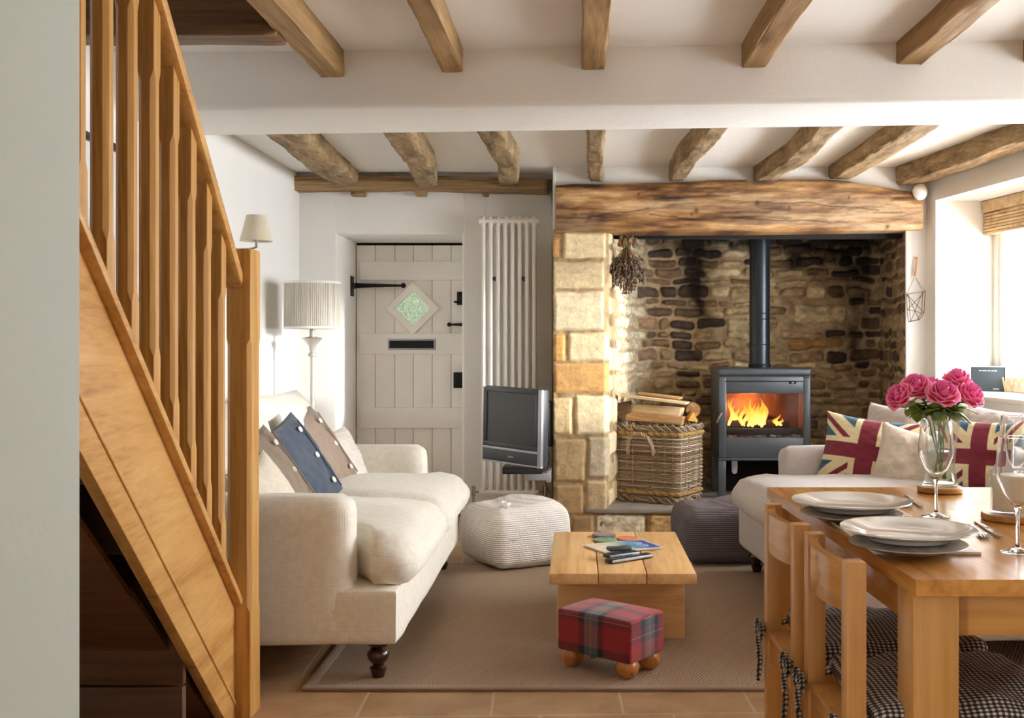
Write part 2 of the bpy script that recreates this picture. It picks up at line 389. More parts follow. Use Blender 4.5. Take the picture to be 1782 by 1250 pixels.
# door at the back of its recess
YD = 7.2
dw = MB()
xs = [X(p, YD) for p in (620, 653, 687, 719, 752, 785, 818, 851)]
for i in range(len(xs)-1): dw.box(xs[i]+0.0015, xs[i+1]-0.0015, YD, YD+0.03, 0.01, Z(427, YD), 0.004)
door = struct(dw, 'door_1', Mx['door'], 'off-white plank cottage door with diamond window')
door['label'] = 'off-white plank cottage door with diamond window'
for y0, y1 in ((455, 488), (580, 617), (709, 745)):
    MB().box(X(627, YD), xs[-1], YD-0.025, YD, Z(y1, YD), Z(y0, YD), 0.006).build('door_rail', Mx['door'], door)
struct(MB().box(X(619, YD)-0.03, xs[-1]+0.02, YD+0.035, YD+0.06, 0, Z(421, YD)), 'door_gap_shade', Mx['soot'], 'black sheet for the shade in the gap round the door')  # black sheet behind the planks stands in for shade in the gaps
hg = MB().box(XD0-0.001, XD0+0.005, 7.03, 7.13, Z(516, 7.1), Z(481, 7.1), 0.002).box(XD0, XD0+0.008, 7.06, 7.17, Z(502, 7.1), Z(492, 7.1), 0.002)
a_, b_ = at(614, 497, YD-0.035), at(698, 497, YD-0.035)
hg.prism([(a_.x, a_.z-0.017), (b_.x, b_.z-0.007), (b_.x, b_.z+0.007), (a_.x, a_.z+0.017)], YD-0.038, YD-0.02, 'y')
hg.lathe([(0.017, 0), (0.017, 0.014), (0.0, 0.016)], M=Matrix.Translation((b_.x+0.014, YD-0.022, b_.z)) @ Matrix.Rotation(math.pi/2, 4, 'X'), n=14)
hg.build('hinge', Mx['black_iron'], door)
h2 = MB(); a_, b_ = at(812, 565, YD-0.03), at(784, 565, YD-0.03)
h2.prism([(b_.x, b_.z-0.006), (a_.x, a_.z-0.012), (a_.x, a_.z+0.012), (b_.x, b_.z+0.006)], YD-0.03, YD-0.005, 'y')
h2.lathe([(0.014, 0), (0.014, 0.014), (0.0, 0.016)], M=Matrix.Translation((b_.x-0.01, YD-0.01, b_.z)) @ Matrix.Rotation(math.pi/2, 4, 'X'), n=14)
h2.build('hinge_strap', Mx['black_iron'], door)
l1 = MB(); l1.box(X(796, YD), X(812, YD), YD-0.03, YD, Z(531, YD), Z(508, YD), 0.003).tube([at(800, 526, YD-0.03), at(794, 526, YD-0.05), at(790, 525, YD-0.05)], 0.007)
l1.build('latch', Mx['black_iron'], door)
MB().box(X(790, YD), X(812, YD), YD-0.035, YD, Z(675, YD), Z(648, YD), 0.004).build('lock_box', Mx['black_iron'], door)
cx, cz = at(719, 537, YD).x, at(719, 537, YD).z; s_o, s_i = 46*YD/F, 31*YD/F
fr = MB()
for k in range(4):
    A = math.radians(90*k); B = A+math.pi/2
    p = lambda r, a, d: Vector((cx+r*math.cos(a), d, cz+r*math.sin(a)))
    y0, y1 = YD-0.03, YD-0.001
    vs = [p(s_o, A, y0), p(s_o, B, y0), p(s_i, B, y0), p(s_i, A, y0), p(s_o+0.008, A, y1), p(s_o+0.008, B, y1), p(s_i-0.006, B, y1), p(s_i-0.006, A, y1)]
    fr.add(vs, [(0, 1, 2, 3), (4, 5, 1, 0), (3, 2, 6, 7), (7, 6, 5, 4)])
fr.build('diamond_frame', Mx['door'], door)
# leafy view in the diamond pane: greenery printed on obscured glass, with an added glow standing in for daylight behind
m, nt, b = mat('leafy_diamond_glass'); v = coords(nt); n1 = N(nt, 'ShaderNodeTexVoronoi'); nt.links.new(v, n1.inputs['Vector']); n1.inputs['Scale'].default_value = 62
cr = ramp(nt, noise(nt, v, 38, 3, 0.6, 2.5), [(0.30, c(70, 120, 100)), (0.42, c(200, 226, 214)), (0.50, c(110, 150, 80)), (0.58, c(238, 242, 220)), (0.70, c(110, 176, 160))])
nt.links.new(cr, b.inputs['Base Color']); nt.links.new(cr, b.inputs['Emission Color']); b.inputs['Emission Strength'].default_value = 0.35; b.inputs['Roughness'].default_value = 0.1
dg = MB(); dg.add([Vector((cx+s_i*math.cos(t), YD-0.012, cz+s_i*math.sin(t))) for t in (0, math.pi/2, math.pi, 1.5*math.pi)]+[Vector((cx+s_i*math.cos(t), YD-0.006, cz+s_i*math.sin(t))) for t in (0, math.pi/2, math.pi, 1.5*math.pi)], [(0, 1, 2, 3), (7, 6, 5, 4), (0, 4, 5, 1), (1, 5, 6, 2), (2, 6, 7, 3), (3, 7, 4, 0)])
dg.build('diamond_pane', m, door)
lb = MB(); frame_bars(lb, X(676, YD), X(759, YD), Z(609, YD), Z(590, YD), 0.012, -0.033, -0.02, M=Matrix.Translation((0, YD, 0)))
lp = lb.build('letterbox', Mx['silver_paint'], door)
MB().box(X(679, YD), X(756, YD), YD-0.03, YD-0.022, Z(607, YD), Z(592, YD)).build('letterbox_flap', Mx['black_iron'], lp)

# ------------------------------------------------------------------ timber
def loft_y(path, wd, ht, seed, amp=0.01, n=28, step=0.03, e=0.32):
    # path: list of (x, y, zbottom) ; returns grid points of an irregular rounded section
    ys = np.arange(path[0][1], path[-1][1]+1e-6, step); P = np.zeros((len(ys)+2, n, 3))
    px = np.interp(ys, [p[1] for p in path], [p[0] for p in path]); pz = np.interp(ys, [p[1] for p in path], [p[2] for p in path])
    th = np.linspace(0, 2*np.pi, n, endpoint=False)+np.pi/n
    cx_ = np.sign(np.cos(th))*np.abs(np.cos(th))**e; cz_ = np.sign(np.sin(th))*np.abs(np.sin(th))**e
    for i, y in enumerate(ys):
        nn = fbm(th*3+7*seed, np.full(n, y*6), seed, 4)*amp*4; lo = fbm(np.array([y*1.7]), np.array([seed*3.3]), seed, 2)[0]*amp*3
        w2 = (wd/2)*(1+fbm(np.array([y*2.2]), np.array([9.1+seed]), seed, 2)[0]*amp*16)
        r = 1+nn/wd
        P[i+1, :, 0] = px[i]+lo+cx_*w2*r; P[i+1, :, 1] = y; P[i+1, :, 2] = pz[i]+ht/2+cz_*ht/2*r
    P[0] = P[1].mean(0); P[-1] = P[-2].mean(0)
    return P
def swapxy(P): Q = P.copy(); Q[..., 0] = P[..., 1]; Q[..., 1] = P[..., 0]; return Q
orders = ['leftmost', 'second from left', 'third from left', 'fourth from left', 'fifth from left', 'rightmost']
ends = [(580, 3.985, 0.088, 2.168), (788, 3.97, 0.08, 2.182), (1032, 3.95, 0.088, 2.183), (1309, 3.93, 0.088, 2.183), (1576, 3.905, 0.092, 2.187), (1792, 3.89, 0.09, 2.19)]
for i, (px, y, wd, zb_) in enumerate(ends):
    x = X(px, y); P = loft_y([(x+(0.012 if i in (1, 3) else 0), -1.88, zb_), (x, y+0.06, zb_)], wd, 2.3-zb_, 11+i, 0.0035, step=0.06, n=40, e=0.14)
    o = grid_mesh('ceiling_joist', P, Mx['joist'], closed_u=True, sharp=50)
    tag(o, ('smooth square oak joist on the near ceiling, ' + orders[i]), 'ceiling joist', 'square oak joists on the near ceiling', 'thing')
far = [((456, 526), (572, 621), 6.50, 2.128, 2.135), ((664, 718), (722, 763), 6.50, 2.122, 2.125), ((829, 878), (868, 904), 6.50, 2.125, 2.13), ((1020, 1052), (1023, 1050), 6.34, 2.13, 2.135),
       ((1212, 1265), (1163, 1196), 6.34, 2.13, 2.14), ((1405, 1462), (1312, 1350), 6.34, 2.13, 2.135), ((1555, 1635), (1450, 1488), 6.34, 2.14, 2.15)]
fl = ['old hewn joist over the floor lamp side, widest left one', 'old curved joist above the plank door', 'old cracked joist above the white radiator', 'short straight old joist above the left end of the mantel',
      'old joist meeting the mantel left of the flue pipe', 'dark curved old joist just right of the flue pipe', 'rounded old joist second from the window wall']
fl[0] = 'old hewn joist nearest the left wall, above the lamp'
for i, (nr, fa, ye, z0, z1) in enumerate(far):
    yn = 4.9; xn = X(sum(nr)/2, yn); xe = X(sum(fa)/2, ye-0.05); wd = 0.5*((nr[1]-nr[0])*yn+(fa[1]-fa[0])*ye)/F*(0.92 if i < 3 else 0.85)
    xm = (xn+xe)/2+(0.03 if i in (1, 2) else (0.035 if i in (5,) else (-0.02 if i == 4 else 0)))
    xs0 = xn+(xn-xm)*0.9
    P = loft_y([(xs0, 4.2, z0), (xn, yn, z0), (xm, (yn+ye)/2, (z0+z1)/2-0.008), (xe, ye, z1)], max(wd, 0.085), 2.25-z0, 31+i*2, 0.008)
    o = grid_mesh('ceiling_joist', P, Mx['old_y'], closed_u=True)
    tag(o, fl[i], 'ceiling joist', 'old hewn joists on the far ceiling', 'thing')
P = loft_y([(2.26, 4.2, 2.125), (2.155, 5.16, 2.125), (1.965, 6.34, 2.115)], 0.15, 0.13, 77, 0.014)
tag(grid_mesh('ceiling_joist', P, Mx['old_y'], closed_u=True), 'split old joist running above the window wall', 'ceiling joist', 'old hewn joists on the far ceiling', 'thing')
# wall plate under the far joists
P = swapxy(loft_y([(6.59, XL-0.03, Z(332, 6.55)), (6.59, -1.0, Z(331, 6.55)), (6.59, -0.155, Z(337, 6.55))], 0.11, 0.09, 51, 0.008))
tag(grid_mesh('wall_plate', P, Mx['old_x'], closed_u=True, flip=True), 'old oak wall plate running above the door and radiator', 'timber beam', kind='thing')
for px, w_ in ((624, 24), (733, 18), (845, 10)):
    o = MB().box(X(px-w_/2, 6.6), X(px+w_/2, 6.6), 6.565, 6.64, Z(342, 6.6), Z(330, 6.6), 0.008).build('joist_stub', Mx['old_x'])
    tag(o, {624: 'largest joist stub poking out under the wall plate at left', 733: 'middle joist stub poking out under the wall plate', 845: 'smallest joist stub under the wall plate above the radiator'}[px], 'joist stub', 'joist stubs under the wall plate', 'thing')
# trimmer at the stair opening
P = swapxy(loft_y([(3.44, XL-0.02, 2.155), (3.44, X(580, 3.985)-0.03, 2.155)], 0.13, 0.2, 61, 0.003, step=0.05, n=40, e=0.12))
tag(grid_mesh('trimmer_beam', P, wood('stairwell_trimmer', c(66, 44, 22), c(98, 68, 36), c(134, 98, 58), 'x', 0.6), closed_u=True, flip=True), 'dark brown trimmer beam across the stair opening', 'timber beam', kind='thing')
# mantel beam
def mantel_mat():
    m, nt, b = mat('weathered_mantel_oak'); a = N(nt, 'ShaderNodeAttribute'); a.attribute_name = 'Col'
    f1 = noise(nt, coords(nt, (0.10, 1, 1)), 120, 5, 0.7, 0.6); f2 = noise(nt, coords(nt, (0.5, 1, 1)), 26, 5, 0.7, 1.0)
    k = math_(nt, 'ADD', math_(nt, 'MULTIPLY', f1, 0.75), math_(nt, 'ADD', math_(nt, 'MULTIPLY', f2, 0.75), 0.22))
    vm = N(nt, 'ShaderNodeVectorMath', operation='SCALE'); nt.links.new(a.outputs['Color'], vm.inputs[0]); nt.links.new(k, vm.inputs['Scale'])
    nt.links.new(vm.outputs[0], b.inputs['Base Color']); b.inputs['Roughness'].default_value = 0.75; bump(nt, b, math_(nt, 'ADD', f1, f2), 0.6, 0.006); return m
top = [(967, 322), (1000, 319), (1040, 320), (1100, 318), (1160, 317), (1240, 312), (1300, 312), (1312, 317), (1345, 316), (1360, 311), (1400, 310), (1440, 312), (1480, 316), (1520, 322), (1560, 329), (1607, 334)]
bot = [(967, 405), (1000, 402), (1100, 404), (1300, 403), (1450, 401), (1607, 399)]
YM = 6.27; nx, nz = 420, 60
pxs = np.linspace(967, 1607, nx); tz = np.array([Z(v, YM) for v in np.interp(pxs, *zip(*top))]); bz = np.array([Z(v, YM) for v in np.interp(pxs, *zip(*bot))])
Pm = np.zeros((nz*2, nx, 3)); X_ = np.array([X(p, YM) for p in pxs])
def mcol(xx, zz):
    g = fbm(xx*2.2+5, zz*30, 5, 5); g2 = fbm(xx*9, zz*70, 8, 4); g3 = fbm(xx*3, zz*5, 15, 3)
    t = np.clip(0.50+g*1.6+g2*0.8+g3*0.9+(xx-0.6)*0.06, 0, 1)[..., None]
    d = np.array(c(84, 50, 24)[:3]); m_ = np.array(c(168, 122, 72)[:3]); l = np.array(c(216, 176, 124)[:3])
    C_ = np.where(t < 0.5, d+(m_-d)*t*2, m_+(l-m_)*(t-0.5)*2)
    st_ = np.clip(fbm(xx*1.7+2, zz*9, 25, 4)*2.4+0.0+0.35*np.exp(-((xx+0.13)/0.35)**2), 0, 0.5)[..., None]; C_ = C_*(1-st_)+C_.mean(-1, keepdims=True)*np.array([0.62, 0.50, 0.40])*st_
    for (ax, az, bx_, bz_) in ((0.0-0.13, 1.922, 0.08, 1.912), (0.06, 1.925, 0.42, 1.965), (0.42, 1.93, 0.7, 1.90), (0.95, 2.0, 1.4, 2.0), (1.4, 1.995, 1.78, 1.96), (0.45, 2.02, 0.9, 2.04), (1.0, 1.9, 1.5, 1.89)):
        tt = np.clip((xx-ax)/(bx_-ax), 0, 1); zl = az+(bz_-az)*tt+fbm(xx*9, xx*0, 3, 3)*0.02
        dd = np.abs(zz-zl)+np.where((xx < ax) | (xx > bx_), 1, 0); C_ = C_*(1-0.75*np.exp(-(dd/0.0035)**2))[..., None]
    for hx, hz, r in ((0.675, 1.935, 0.009), (0.70, 1.955, 0.014), (1.06, 2.0, 0.014), (1.83, 1.86, 0.012), (1.25, 1.97, 0.008), (0.36, 2.05, 0.007), (1.6, 2.03, 0.008)):
        C_ = C_*(1-0.8*np.exp(-(((xx-hx)/r)**2+((zz-hz)/(r*1.2))**2)))[..., None]
    return C_
cols = np.zeros((nz*2, nx, 3))
for j in range(nz*2):
    # section: front face j<nz from bottom to top, then back over the top and under
    if j < nz:
        s_ = j/(nz-1); z = bz+(tz-bz)*s_; edge = np.minimum(s_, 1-s_); rnd = 0.03*np.exp(-edge/0.05)
        dsp = fbm(X_*3, z*14, 4, 5)*0.035+fbm(X_*18, z*60, 6, 3)*0.010
        y = YM+rnd-dsp
    else:
        s_ = (j-nz)/(nz-1); z = tz+(bz-tz)*s_; y = np.full(nx, 6.62)
    Pm[j, :, 0] = X_+np.where(np.arange(nx) == 0, 0.0, 0); Pm[j, :, 1] = y; Pm[j, :, 2] = z; cols[j] = mcol(X_, z)
Pm = np.concatenate([Pm, Pm[:1]], 0); cols = np.concatenate([cols, cols[:1]], 0)
capL = Pm[:, 0].mean(0); capR = Pm[:, -1].mean(0)
Pm = np.concatenate([np.broadcast_to(capL, (Pm.shape[0], 1, 3)), Pm, np.broadcast_to(capR, (Pm.shape[0], 1, 3))], 1); cols = np.concatenate([cols[:, :1], cols, cols[:, -1:]], 1)
tag(grid_mesh('mantel_beam', Pm, mantel_mat(), C=cols, sharp=60), 'massive weathered oak mantel beam over the stone fireplace', 'mantel', kind='thing')

# ------------------------------------------------------------------ stone
def rows(u0, u1, z0, z1, hr, wr_, rng, gap=0.014, hk=(0.72, 1.02), clampu=False):
    out = []; z = z0
    while z < z1:
        h = rng.uniform(*hr); u = u0 if clampu else u0-rng.uniform(0, wr_[1])
        while u < u1:
            w_ = rng.uniform(*wr_); dz = rng.uniform(-0.008, 0.008); hh = h*rng.uniform(*hk)
            out.append([u+gap/2, u+w_-gap/2, z+gap/2+dz, z+hh-gap/2+dz, None]); u += w_
        z += h
    return out
def stonework(name, path, z0, z1, rects, mortar, seed, du=0.006, amp=0.022, warp=0.012, parent=None, overlay=None, rad=0.02, wscale=11, rough=1.0, mo=1.3, fade=None):
    pts = [Vector((p[0], p[1])) for p in path]; L = [0]
    for i in range(1, len(pts)): L.append(L[-1]+(pts[i]-pts[i-1]).length)
    nu = int(L[-1]/du)+1; nz_ = int((z1-z0)/du)+1; us = np.linspace(0, L[-1], nu); zs = np.linspace(z0, z1, nz_)
    px = np.interp(us, L, [p.x for p in pts]); py = np.interp(us, L, [p.y for p in pts])
    us2 = [np.clip(us+d, 0, L[-1]) for d in (-0.02, 0.02)]
    tx = np.interp(us2[1], L, [p.x for p in pts])-np.interp(us2[0], L, [p.x for p in pts]); ty = np.interp(us2[1], L, [p.y for p in pts])-np.interp(us2[0], L, [p.y for p in pts])
    ln = np.hypot(tx, ty); nxn, nyn = ty/ln, -tx/ln
    U, Zg = np.meshgrid(us, zs)
    Uw = U+fbm(U*wscale, Zg*wscale, seed, 3)*warp*2; Zw = Zg+fbm(U*wscale+9, Zg*wscale+4, seed+5, 3)*warp*2
    Hh = fbm(U*22, Zg*22, seed+9, 4)*0.012-0.004
    Cc = np.zeros(U.shape+(3,)); Cc[:] = np.array(mortar)[:3]
    Cc *= (1+fbm(U*20, Zg*20, seed+2, 5)*1.2)[..., None]
    rng = random.Random(seed)
    for r in rects:
        a, b_, d, e, col = r[:5]
        iu = np.where((us > a-0.04) & (us < b_+0.04))[0]; iz = np.where((zs > d-0.04) & (zs < e+0.04))[0]
        if not len(iu) or not len(iz): continue
        sl = (slice(iz[0], iz[-1]+1), slice(iu[0], iu[-1]+1))
        rr = min(rad, 0.48*min(b_-a, e-d)); qx = np.abs(Uw[sl]-(a+b_)/2)-((b_-a)/2-rr); qz = np.abs(Zw[sl]-(d+e)/2)-((e-d)/2-rr)
        sd = np.hypot(np.maximum(qx, 0), np.maximum(qz, 0))+np.minimum(np.maximum(qx, qz), 0)-rr
        k = np.clip(-sd/0.016, 0, 1); k = k*k*(3-2*k)
        hs = amp*rng.uniform(0.6, 1.25); s2 = rng.uniform(0, 99)
        tilt = ((Uw[sl]-a)/(b_-a)-0.5)*rng.uniform(-0.008, 0.008)
        hn = hs+tilt+rough*(fbm(U[sl]*30+s2, Zg[sl]*30, s2, 4)*0.014+fbm(U[sl]*8+s2, Zg[sl]*8, s2, 2)*0.012)
        Hh[sl] = np.maximum(Hh[sl], 0)*(1-k)+np.minimum(Hh[sl], 0)*(1-k)+hn*k
        kc = np.clip(-sd/0.006, 0, 1)[..., None]
        mott = (rng.uniform(0.88, 1.14)+fbm(U[sl]*26+s2, Zg[sl]*40, s2+3, 5)*mo)[..., None]
        Cc[sl] = Cc[sl]*(1-kc)+np.array(col)[:3]*mott*kc
    if overlay is not None: Cc = overlay(U, Zg, Cc)
    if fade: Hh = Hh*(0.3+0.7*np.clip((U-fade)/0.12, 0, 1)*np.clip((L[-1]-0.98-U)/0.06, 0, 1))
    P = np.zeros(U.shape+(3,)); P[..., 0] = px+nxn*Hh; P[..., 1] = py+nyn*Hh; P[..., 2] = Zg
    return grid_mesh(name, P, Mx['stone'], parent, C=np.clip(Cc, 0.004, 0.95))
YP = 6.335
# left pier
x0p, x1p = -0.148, 0.188
lst = [(961, 976, 412, 448, (196, 150, 96)), (980, 1057, 404, 450, (226, 206, 164)), (963, 1052, 455, 502, (226, 204, 162)), (963, 1051, 507, 576, (232, 216, 180)), (964, 985, 581, 630, (208, 160, 96)), (989, 1064, 579, 629, (234, 214, 172)),
       (964, 1064, 632, 685, (214, 168, 106)), (961, 996, 692, 756, (222, 196, 148)), (1000, 1068, 688, 756, (230, 212, 172)), (963, 1019, 763, 838, (196, 168, 124)), (1022, 1066, 760, 832, (206, 190, 160)),
       (966, 1016, 843, 896, (176, 146, 104)), (1020, 1060, 836, 890, (190, 168, 130)), (963, 990, 900, 936, (200, 170, 124)), (994, 1034, 897, 936, (170, 140, 100))]
uoff = 0.3
pr = [[uoff+X(a, YP)-x0p, uoff+X(b_, YP)-x0p, Z(e, YP), Z(d, YP), c(*col)] for a, b_, d, e, col in lst]
rg = random.Random(4)
for r in rows(uoff+x1p-x0p+0.01, uoff+x1p-x0p+0.35, 0.19, 1.85, (0.12, 0.2), (0.14, 0.3), rg, clampu=True): r[4] = c(*rg.choice([(214, 194, 156), (196, 172, 132), (224, 206, 170)])); pr.append(r)
stonework('fireplace_pier', [(x0p, YP+uoff), (x0p, YP), (x1p-0.03, YP), (x1p, YP+0.03), (x1p+0.06, YP+0.35)], 0.0, 1.85, pr, c(168, 142, 104), 3, amp=0.009, warp=0.007, rad=0.014, wscale=9, rough=0.35, mo=0.5)
pier = bpy.data.objects['fireplace_pier']; pier.name = 'wall_pier'; tag(pier, 'pale coursed stone pier left of the fireplace', kind='structure')
# inside of the fireplace
YB = 7.35
pathF = [(0.20, 6.55), (0.42, 7.28), (0.52, YB), (2.02, YB), (2.075, YB-0.05), (1.975, 6.37)]
rg = random.Random(12); fr_ = rows(0, 4, 0.17, 2.1, (0.05, 0.10), (0.08, 0.24), rg, 0.010, (0.85, 1.12))
brown = [(146, 120, 90), (168, 144, 112), (128, 104, 80), (154, 128, 94), (112, 92, 74)]; pale = [(206, 186, 148), (220, 202, 164), (188, 166, 130), (178, 154, 116)]; dark = [(74, 62, 54), (92, 76, 62), (66, 56, 52), (106, 86, 68), (132, 108, 80)]
Lc = math.hypot(0.22, 0.73)+math.hypot(0.1, 0.07)
for r in fr_:
    u = (r[0]+r[1])/2; z = (r[2]+r[3])/2; bx_ = 0.52+(u-Lc)
    if u < Lc-0.12: ch_ = [(214, 200, 172), (224, 212, 186), (204, 188, 158), (196, 178, 146)]
    elif bx_ < 0.92: ch_ = dark+brown[:3] if z > 1.05 else brown+pale[2:]+dark[:1]
    elif bx_ < 1.12: ch_ = pale+brown[:1]
    elif bx_ < 1.78: ch_ = pale[1:]+brown[:2] if z < 1.72 else dark+brown[:2]
    else: ch_ = dark+brown
    if z < 0.9 and bx_ > 0.6: ch_ = brown+pale[2:]
    r[4] = c(*rg.choice(ch_))
big = [((1385, 1472, 530, 563), (214, 196, 158)), ((1262, 1302, 556, 594), (186, 168, 132)), ((1370, 1466, 590, 608), (176, 138, 84))]
for (a, b_, d, e), col in big:
    ub = Lc+X(a, YB)-0.52; ue = Lc+X(b_, YB)-0.52; zz0, zz1 = Z(e, YB), Z(d, YB)
    fr_ = [r for r in fr_ if not (r[0] < ue and r[1] > ub and r[2] < zz1-0.01 and r[3] > zz0+0.01)]
    fr_.append([ub, ue, zz0, zz1, c(*col)])
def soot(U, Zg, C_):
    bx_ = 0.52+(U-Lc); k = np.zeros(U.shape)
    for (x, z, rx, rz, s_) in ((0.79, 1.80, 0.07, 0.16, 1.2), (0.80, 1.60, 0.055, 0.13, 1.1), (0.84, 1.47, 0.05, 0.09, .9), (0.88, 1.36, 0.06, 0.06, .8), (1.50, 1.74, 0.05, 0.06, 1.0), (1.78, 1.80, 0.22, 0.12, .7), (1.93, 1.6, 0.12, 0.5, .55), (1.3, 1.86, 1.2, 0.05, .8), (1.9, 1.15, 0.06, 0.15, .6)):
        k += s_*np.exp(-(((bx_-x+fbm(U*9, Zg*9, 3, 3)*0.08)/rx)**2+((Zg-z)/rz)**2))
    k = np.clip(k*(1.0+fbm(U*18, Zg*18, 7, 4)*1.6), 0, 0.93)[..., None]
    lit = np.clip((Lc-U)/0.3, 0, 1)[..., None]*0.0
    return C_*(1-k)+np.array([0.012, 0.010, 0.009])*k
o = stonework('wall_fireplace', pathF, 0.18, 2.12, fr_, c(176, 154, 120), 8, amp=0.026, overlay=soot, warp=0.022, rad=0.028, wscale=7, rough=0.8, fade=Lc-0.06); tag(o, 'rough rubble stone back of the fireplace with soot stains', kind='structure')
struct(MB().box(0.15, 2.1, 6.62, 7.5, 2.0, 2.1).box(-0.1, 2.2, 7.4, 7.5, 0, 2.2).box(0.19, 1.99, 6.50, 6.56, 1.812, 1.9, 0.004), 'trim_3', Mx['soot'], 'sooty black lintel behind the mantel')
# raised hearth
rg = random.Random(5); hr_ = []
for a, b_, col in ((0.03, 0.098, (186, 160, 118)), (0.104, 0.41, (222, 212, 184)), (0.425, 0.60, (196, 158, 104)), (0.62, 0.86, (178, 150, 110)), (0.88, 1.2, (196, 176, 138)), (1.22, 1.5, (180, 150, 110)), (1.52, 1.8, (196, 176, 138))): hr_.append([a, b_, 0.02, 0.15, c(*col)])
o = stonework('wall_hearth', [(0.0, 6.352), (1.98, 6.352)], 0.0, 0.165, hr_, c(164, 140, 104), 21, amp=0.02, rad=0.03); tag(o, 'rough stone front of the raised hearth', kind='structure')
struct(MB().box(0.05, 1.98, 6.325, 7.42, 0.158, 0.185, 0.006).box(0.05, 1.98, 6.40, 7.42, 0.0, 0.16), 'trim_4', Mx['slate'], 'grey stone hearth slab')
# ------------------------------------------------------------------ staircase (climbs towards the viewer)
tanA = 0.863
def PX(Y): return -0.866-0.058*Y            # right face of the balustrade plane
def capZ(Y): return 0.36+(3.34-Y)*tanA       # top of the base rail
st = thing('staircase', 'golden oak staircase with chamfered balusters beside the cream sofa', 'staircase', (-1.35, 2.4, 0))
def slope_board(y0, y1, za, zb, xo, th, bev=0.004, mi=0):
    # sloping board between heights za..zb relative to capZ
    mb = MB(); bmx = bmesh.new(); vs = []
    for yy in (y0, y1):
        for dx in (-th, 0):
            for zz in (za, zb): vs.append(bmx.verts.new((PX(yy)+xo+dx, yy, capZ(yy)+zz)))
    for f_ in ((0, 1, 3, 2), (4, 6, 7, 5), (0, 4, 5, 1), (2, 3, 7, 6), (0, 2, 6, 4), (1, 5, 7, 3)): bmx.faces.new([vs[i] for i in f_])
    bmesh.ops.recalc_face_normals(bmx, faces=bmx.faces)
    bmesh.ops.bevel(bmx, geom=list(bmx.edges), offset=bev, segments=2, profile=0.5, affect='EDGES'); bmx.verts.index_update()
    mb.add([v.co.copy() for v in bmx.verts], [[v.index for v in f_.verts] for f_ in bmx.faces]); bmx.free(); return mb
YN = 3.33
slope_board(1.22, YN, -0.43, -0.005, -0.014, 0.032).build('string_board', Mx['oak_y'], st, True)
sb = slope_board(1.22, YN, -0.33, -0.315, -0.009, 0.01, 0.003); sb.build('string_moulding', Mx['oak_y'], st, True)
slope_board(1.22, YN+0.0, -0.022, 0.012, 0.012, 0.075, 0.008).build('base_rail', Mx['oak_y'], st, True)
slope_board(1.22, YN, 0.975, 1.032, 0.014, 0.07, 0.014).build('handrail', Mx['oak_y'], st, True)
# newel post
nx1 = X(436, YN+0.0); nw = 0.076; mbn = MB(); y0, y1 = YN, YN+0.10
def chamfer_post(mb, x0, x1, y0, y1, secs):
    # secs: list of (z, chamfer)
    vs = []; fs = []
    for z, ch_ in secs:
        for (a, b_) in ((x0+ch_, y0), (x1-ch_, y0), (x1, y0+ch_), (x1, y1-ch_), (x1-ch_, y1), (x0+ch_, y1), (x0, y1-ch_), (x0, y0+ch_)): vs.append((a, b_, z))
    for i in range(len(secs)-1):
        for k in range(8): fs.append((i*8+k, i*8+(k+1) % 8, (i+1)*8+(k+1) % 8, (i+1)*8+k))
    fs += [tuple(range(7, -1, -1)), tuple((len(secs)-1)*8+k for k in range(8))]
    return mb.add(vs, fs)
chamfer_post(mbn, nx1-nw, nx1, y0, y1, [(0, 0.002), (0.33, 0.002), (0.35, 0.012), (1.17, 0.012), (1.19, 0.002), (1.462, 0.002), (1.472, 0.008)])
mbn.build('newel_post', Mx['oak_z'], st, True, sharp=25)
# balusters
bw = 0.041; proto = None
for i in range(8):
    yb_ = (21.55-i)*0.147; x1_ = PX(yb_)-0.004; z0 = capZ(yb_)-0.004; z1 = capZ(yb_)+0.99
    mb = MB(); chamfer_post(mb, -bw, 0, -bw/2, bw/2, [(0.0, 0.0012), (0.13, 0.0012), (0.155, 0.010), (0.80, 0.010), (0.825, 0.0012), (1.0, 0.0012)])
    if proto is None:
        proto = mb.build('baluster', Mx['oak_z'], st, sharp=20); o = proto
    else:
        o = proto.copy(); COL.objects.link(o); o.parent = st
    o.location = Vector((x1_, yb_, z0))-st.location
# one more baluster up the stair
for i in (8, 9):
    yb_ = (21.55-i)*0.147; o = proto.copy(); COL.objects.link(o); o.parent = st; o.location = Vector((PX(yb_)-0.004, yb_, capZ(yb_)-0.004))-st.location
# treads, risers, inner string
going = 0.235; rise = going*tanA; n = 9
for i in range(n):
    yy = YN-0.03-i*going; zt = capZ(yy)-0.11
    if zt < 0.05: continue
    xr = PX(yy)-0.047
    MB().box(XL+0.03, xr, yy-going-0.005, yy+0.02, zt-0.03, zt, 0.004).build('tread', Mx['oak_x'], st, True)
    MB().box(XL+0.03, xr, yy-0.018, yy, max(0, zt-rise), zt-0.03, 0.0).build('riser', Mx['oak_x'], st, True)
ib = slope_board(1.22, YN, -0.43, -0.005, XL+0.032-PX(2.3), 0.03); ib.build('inner_string', Mx['oak_x'], st, True)
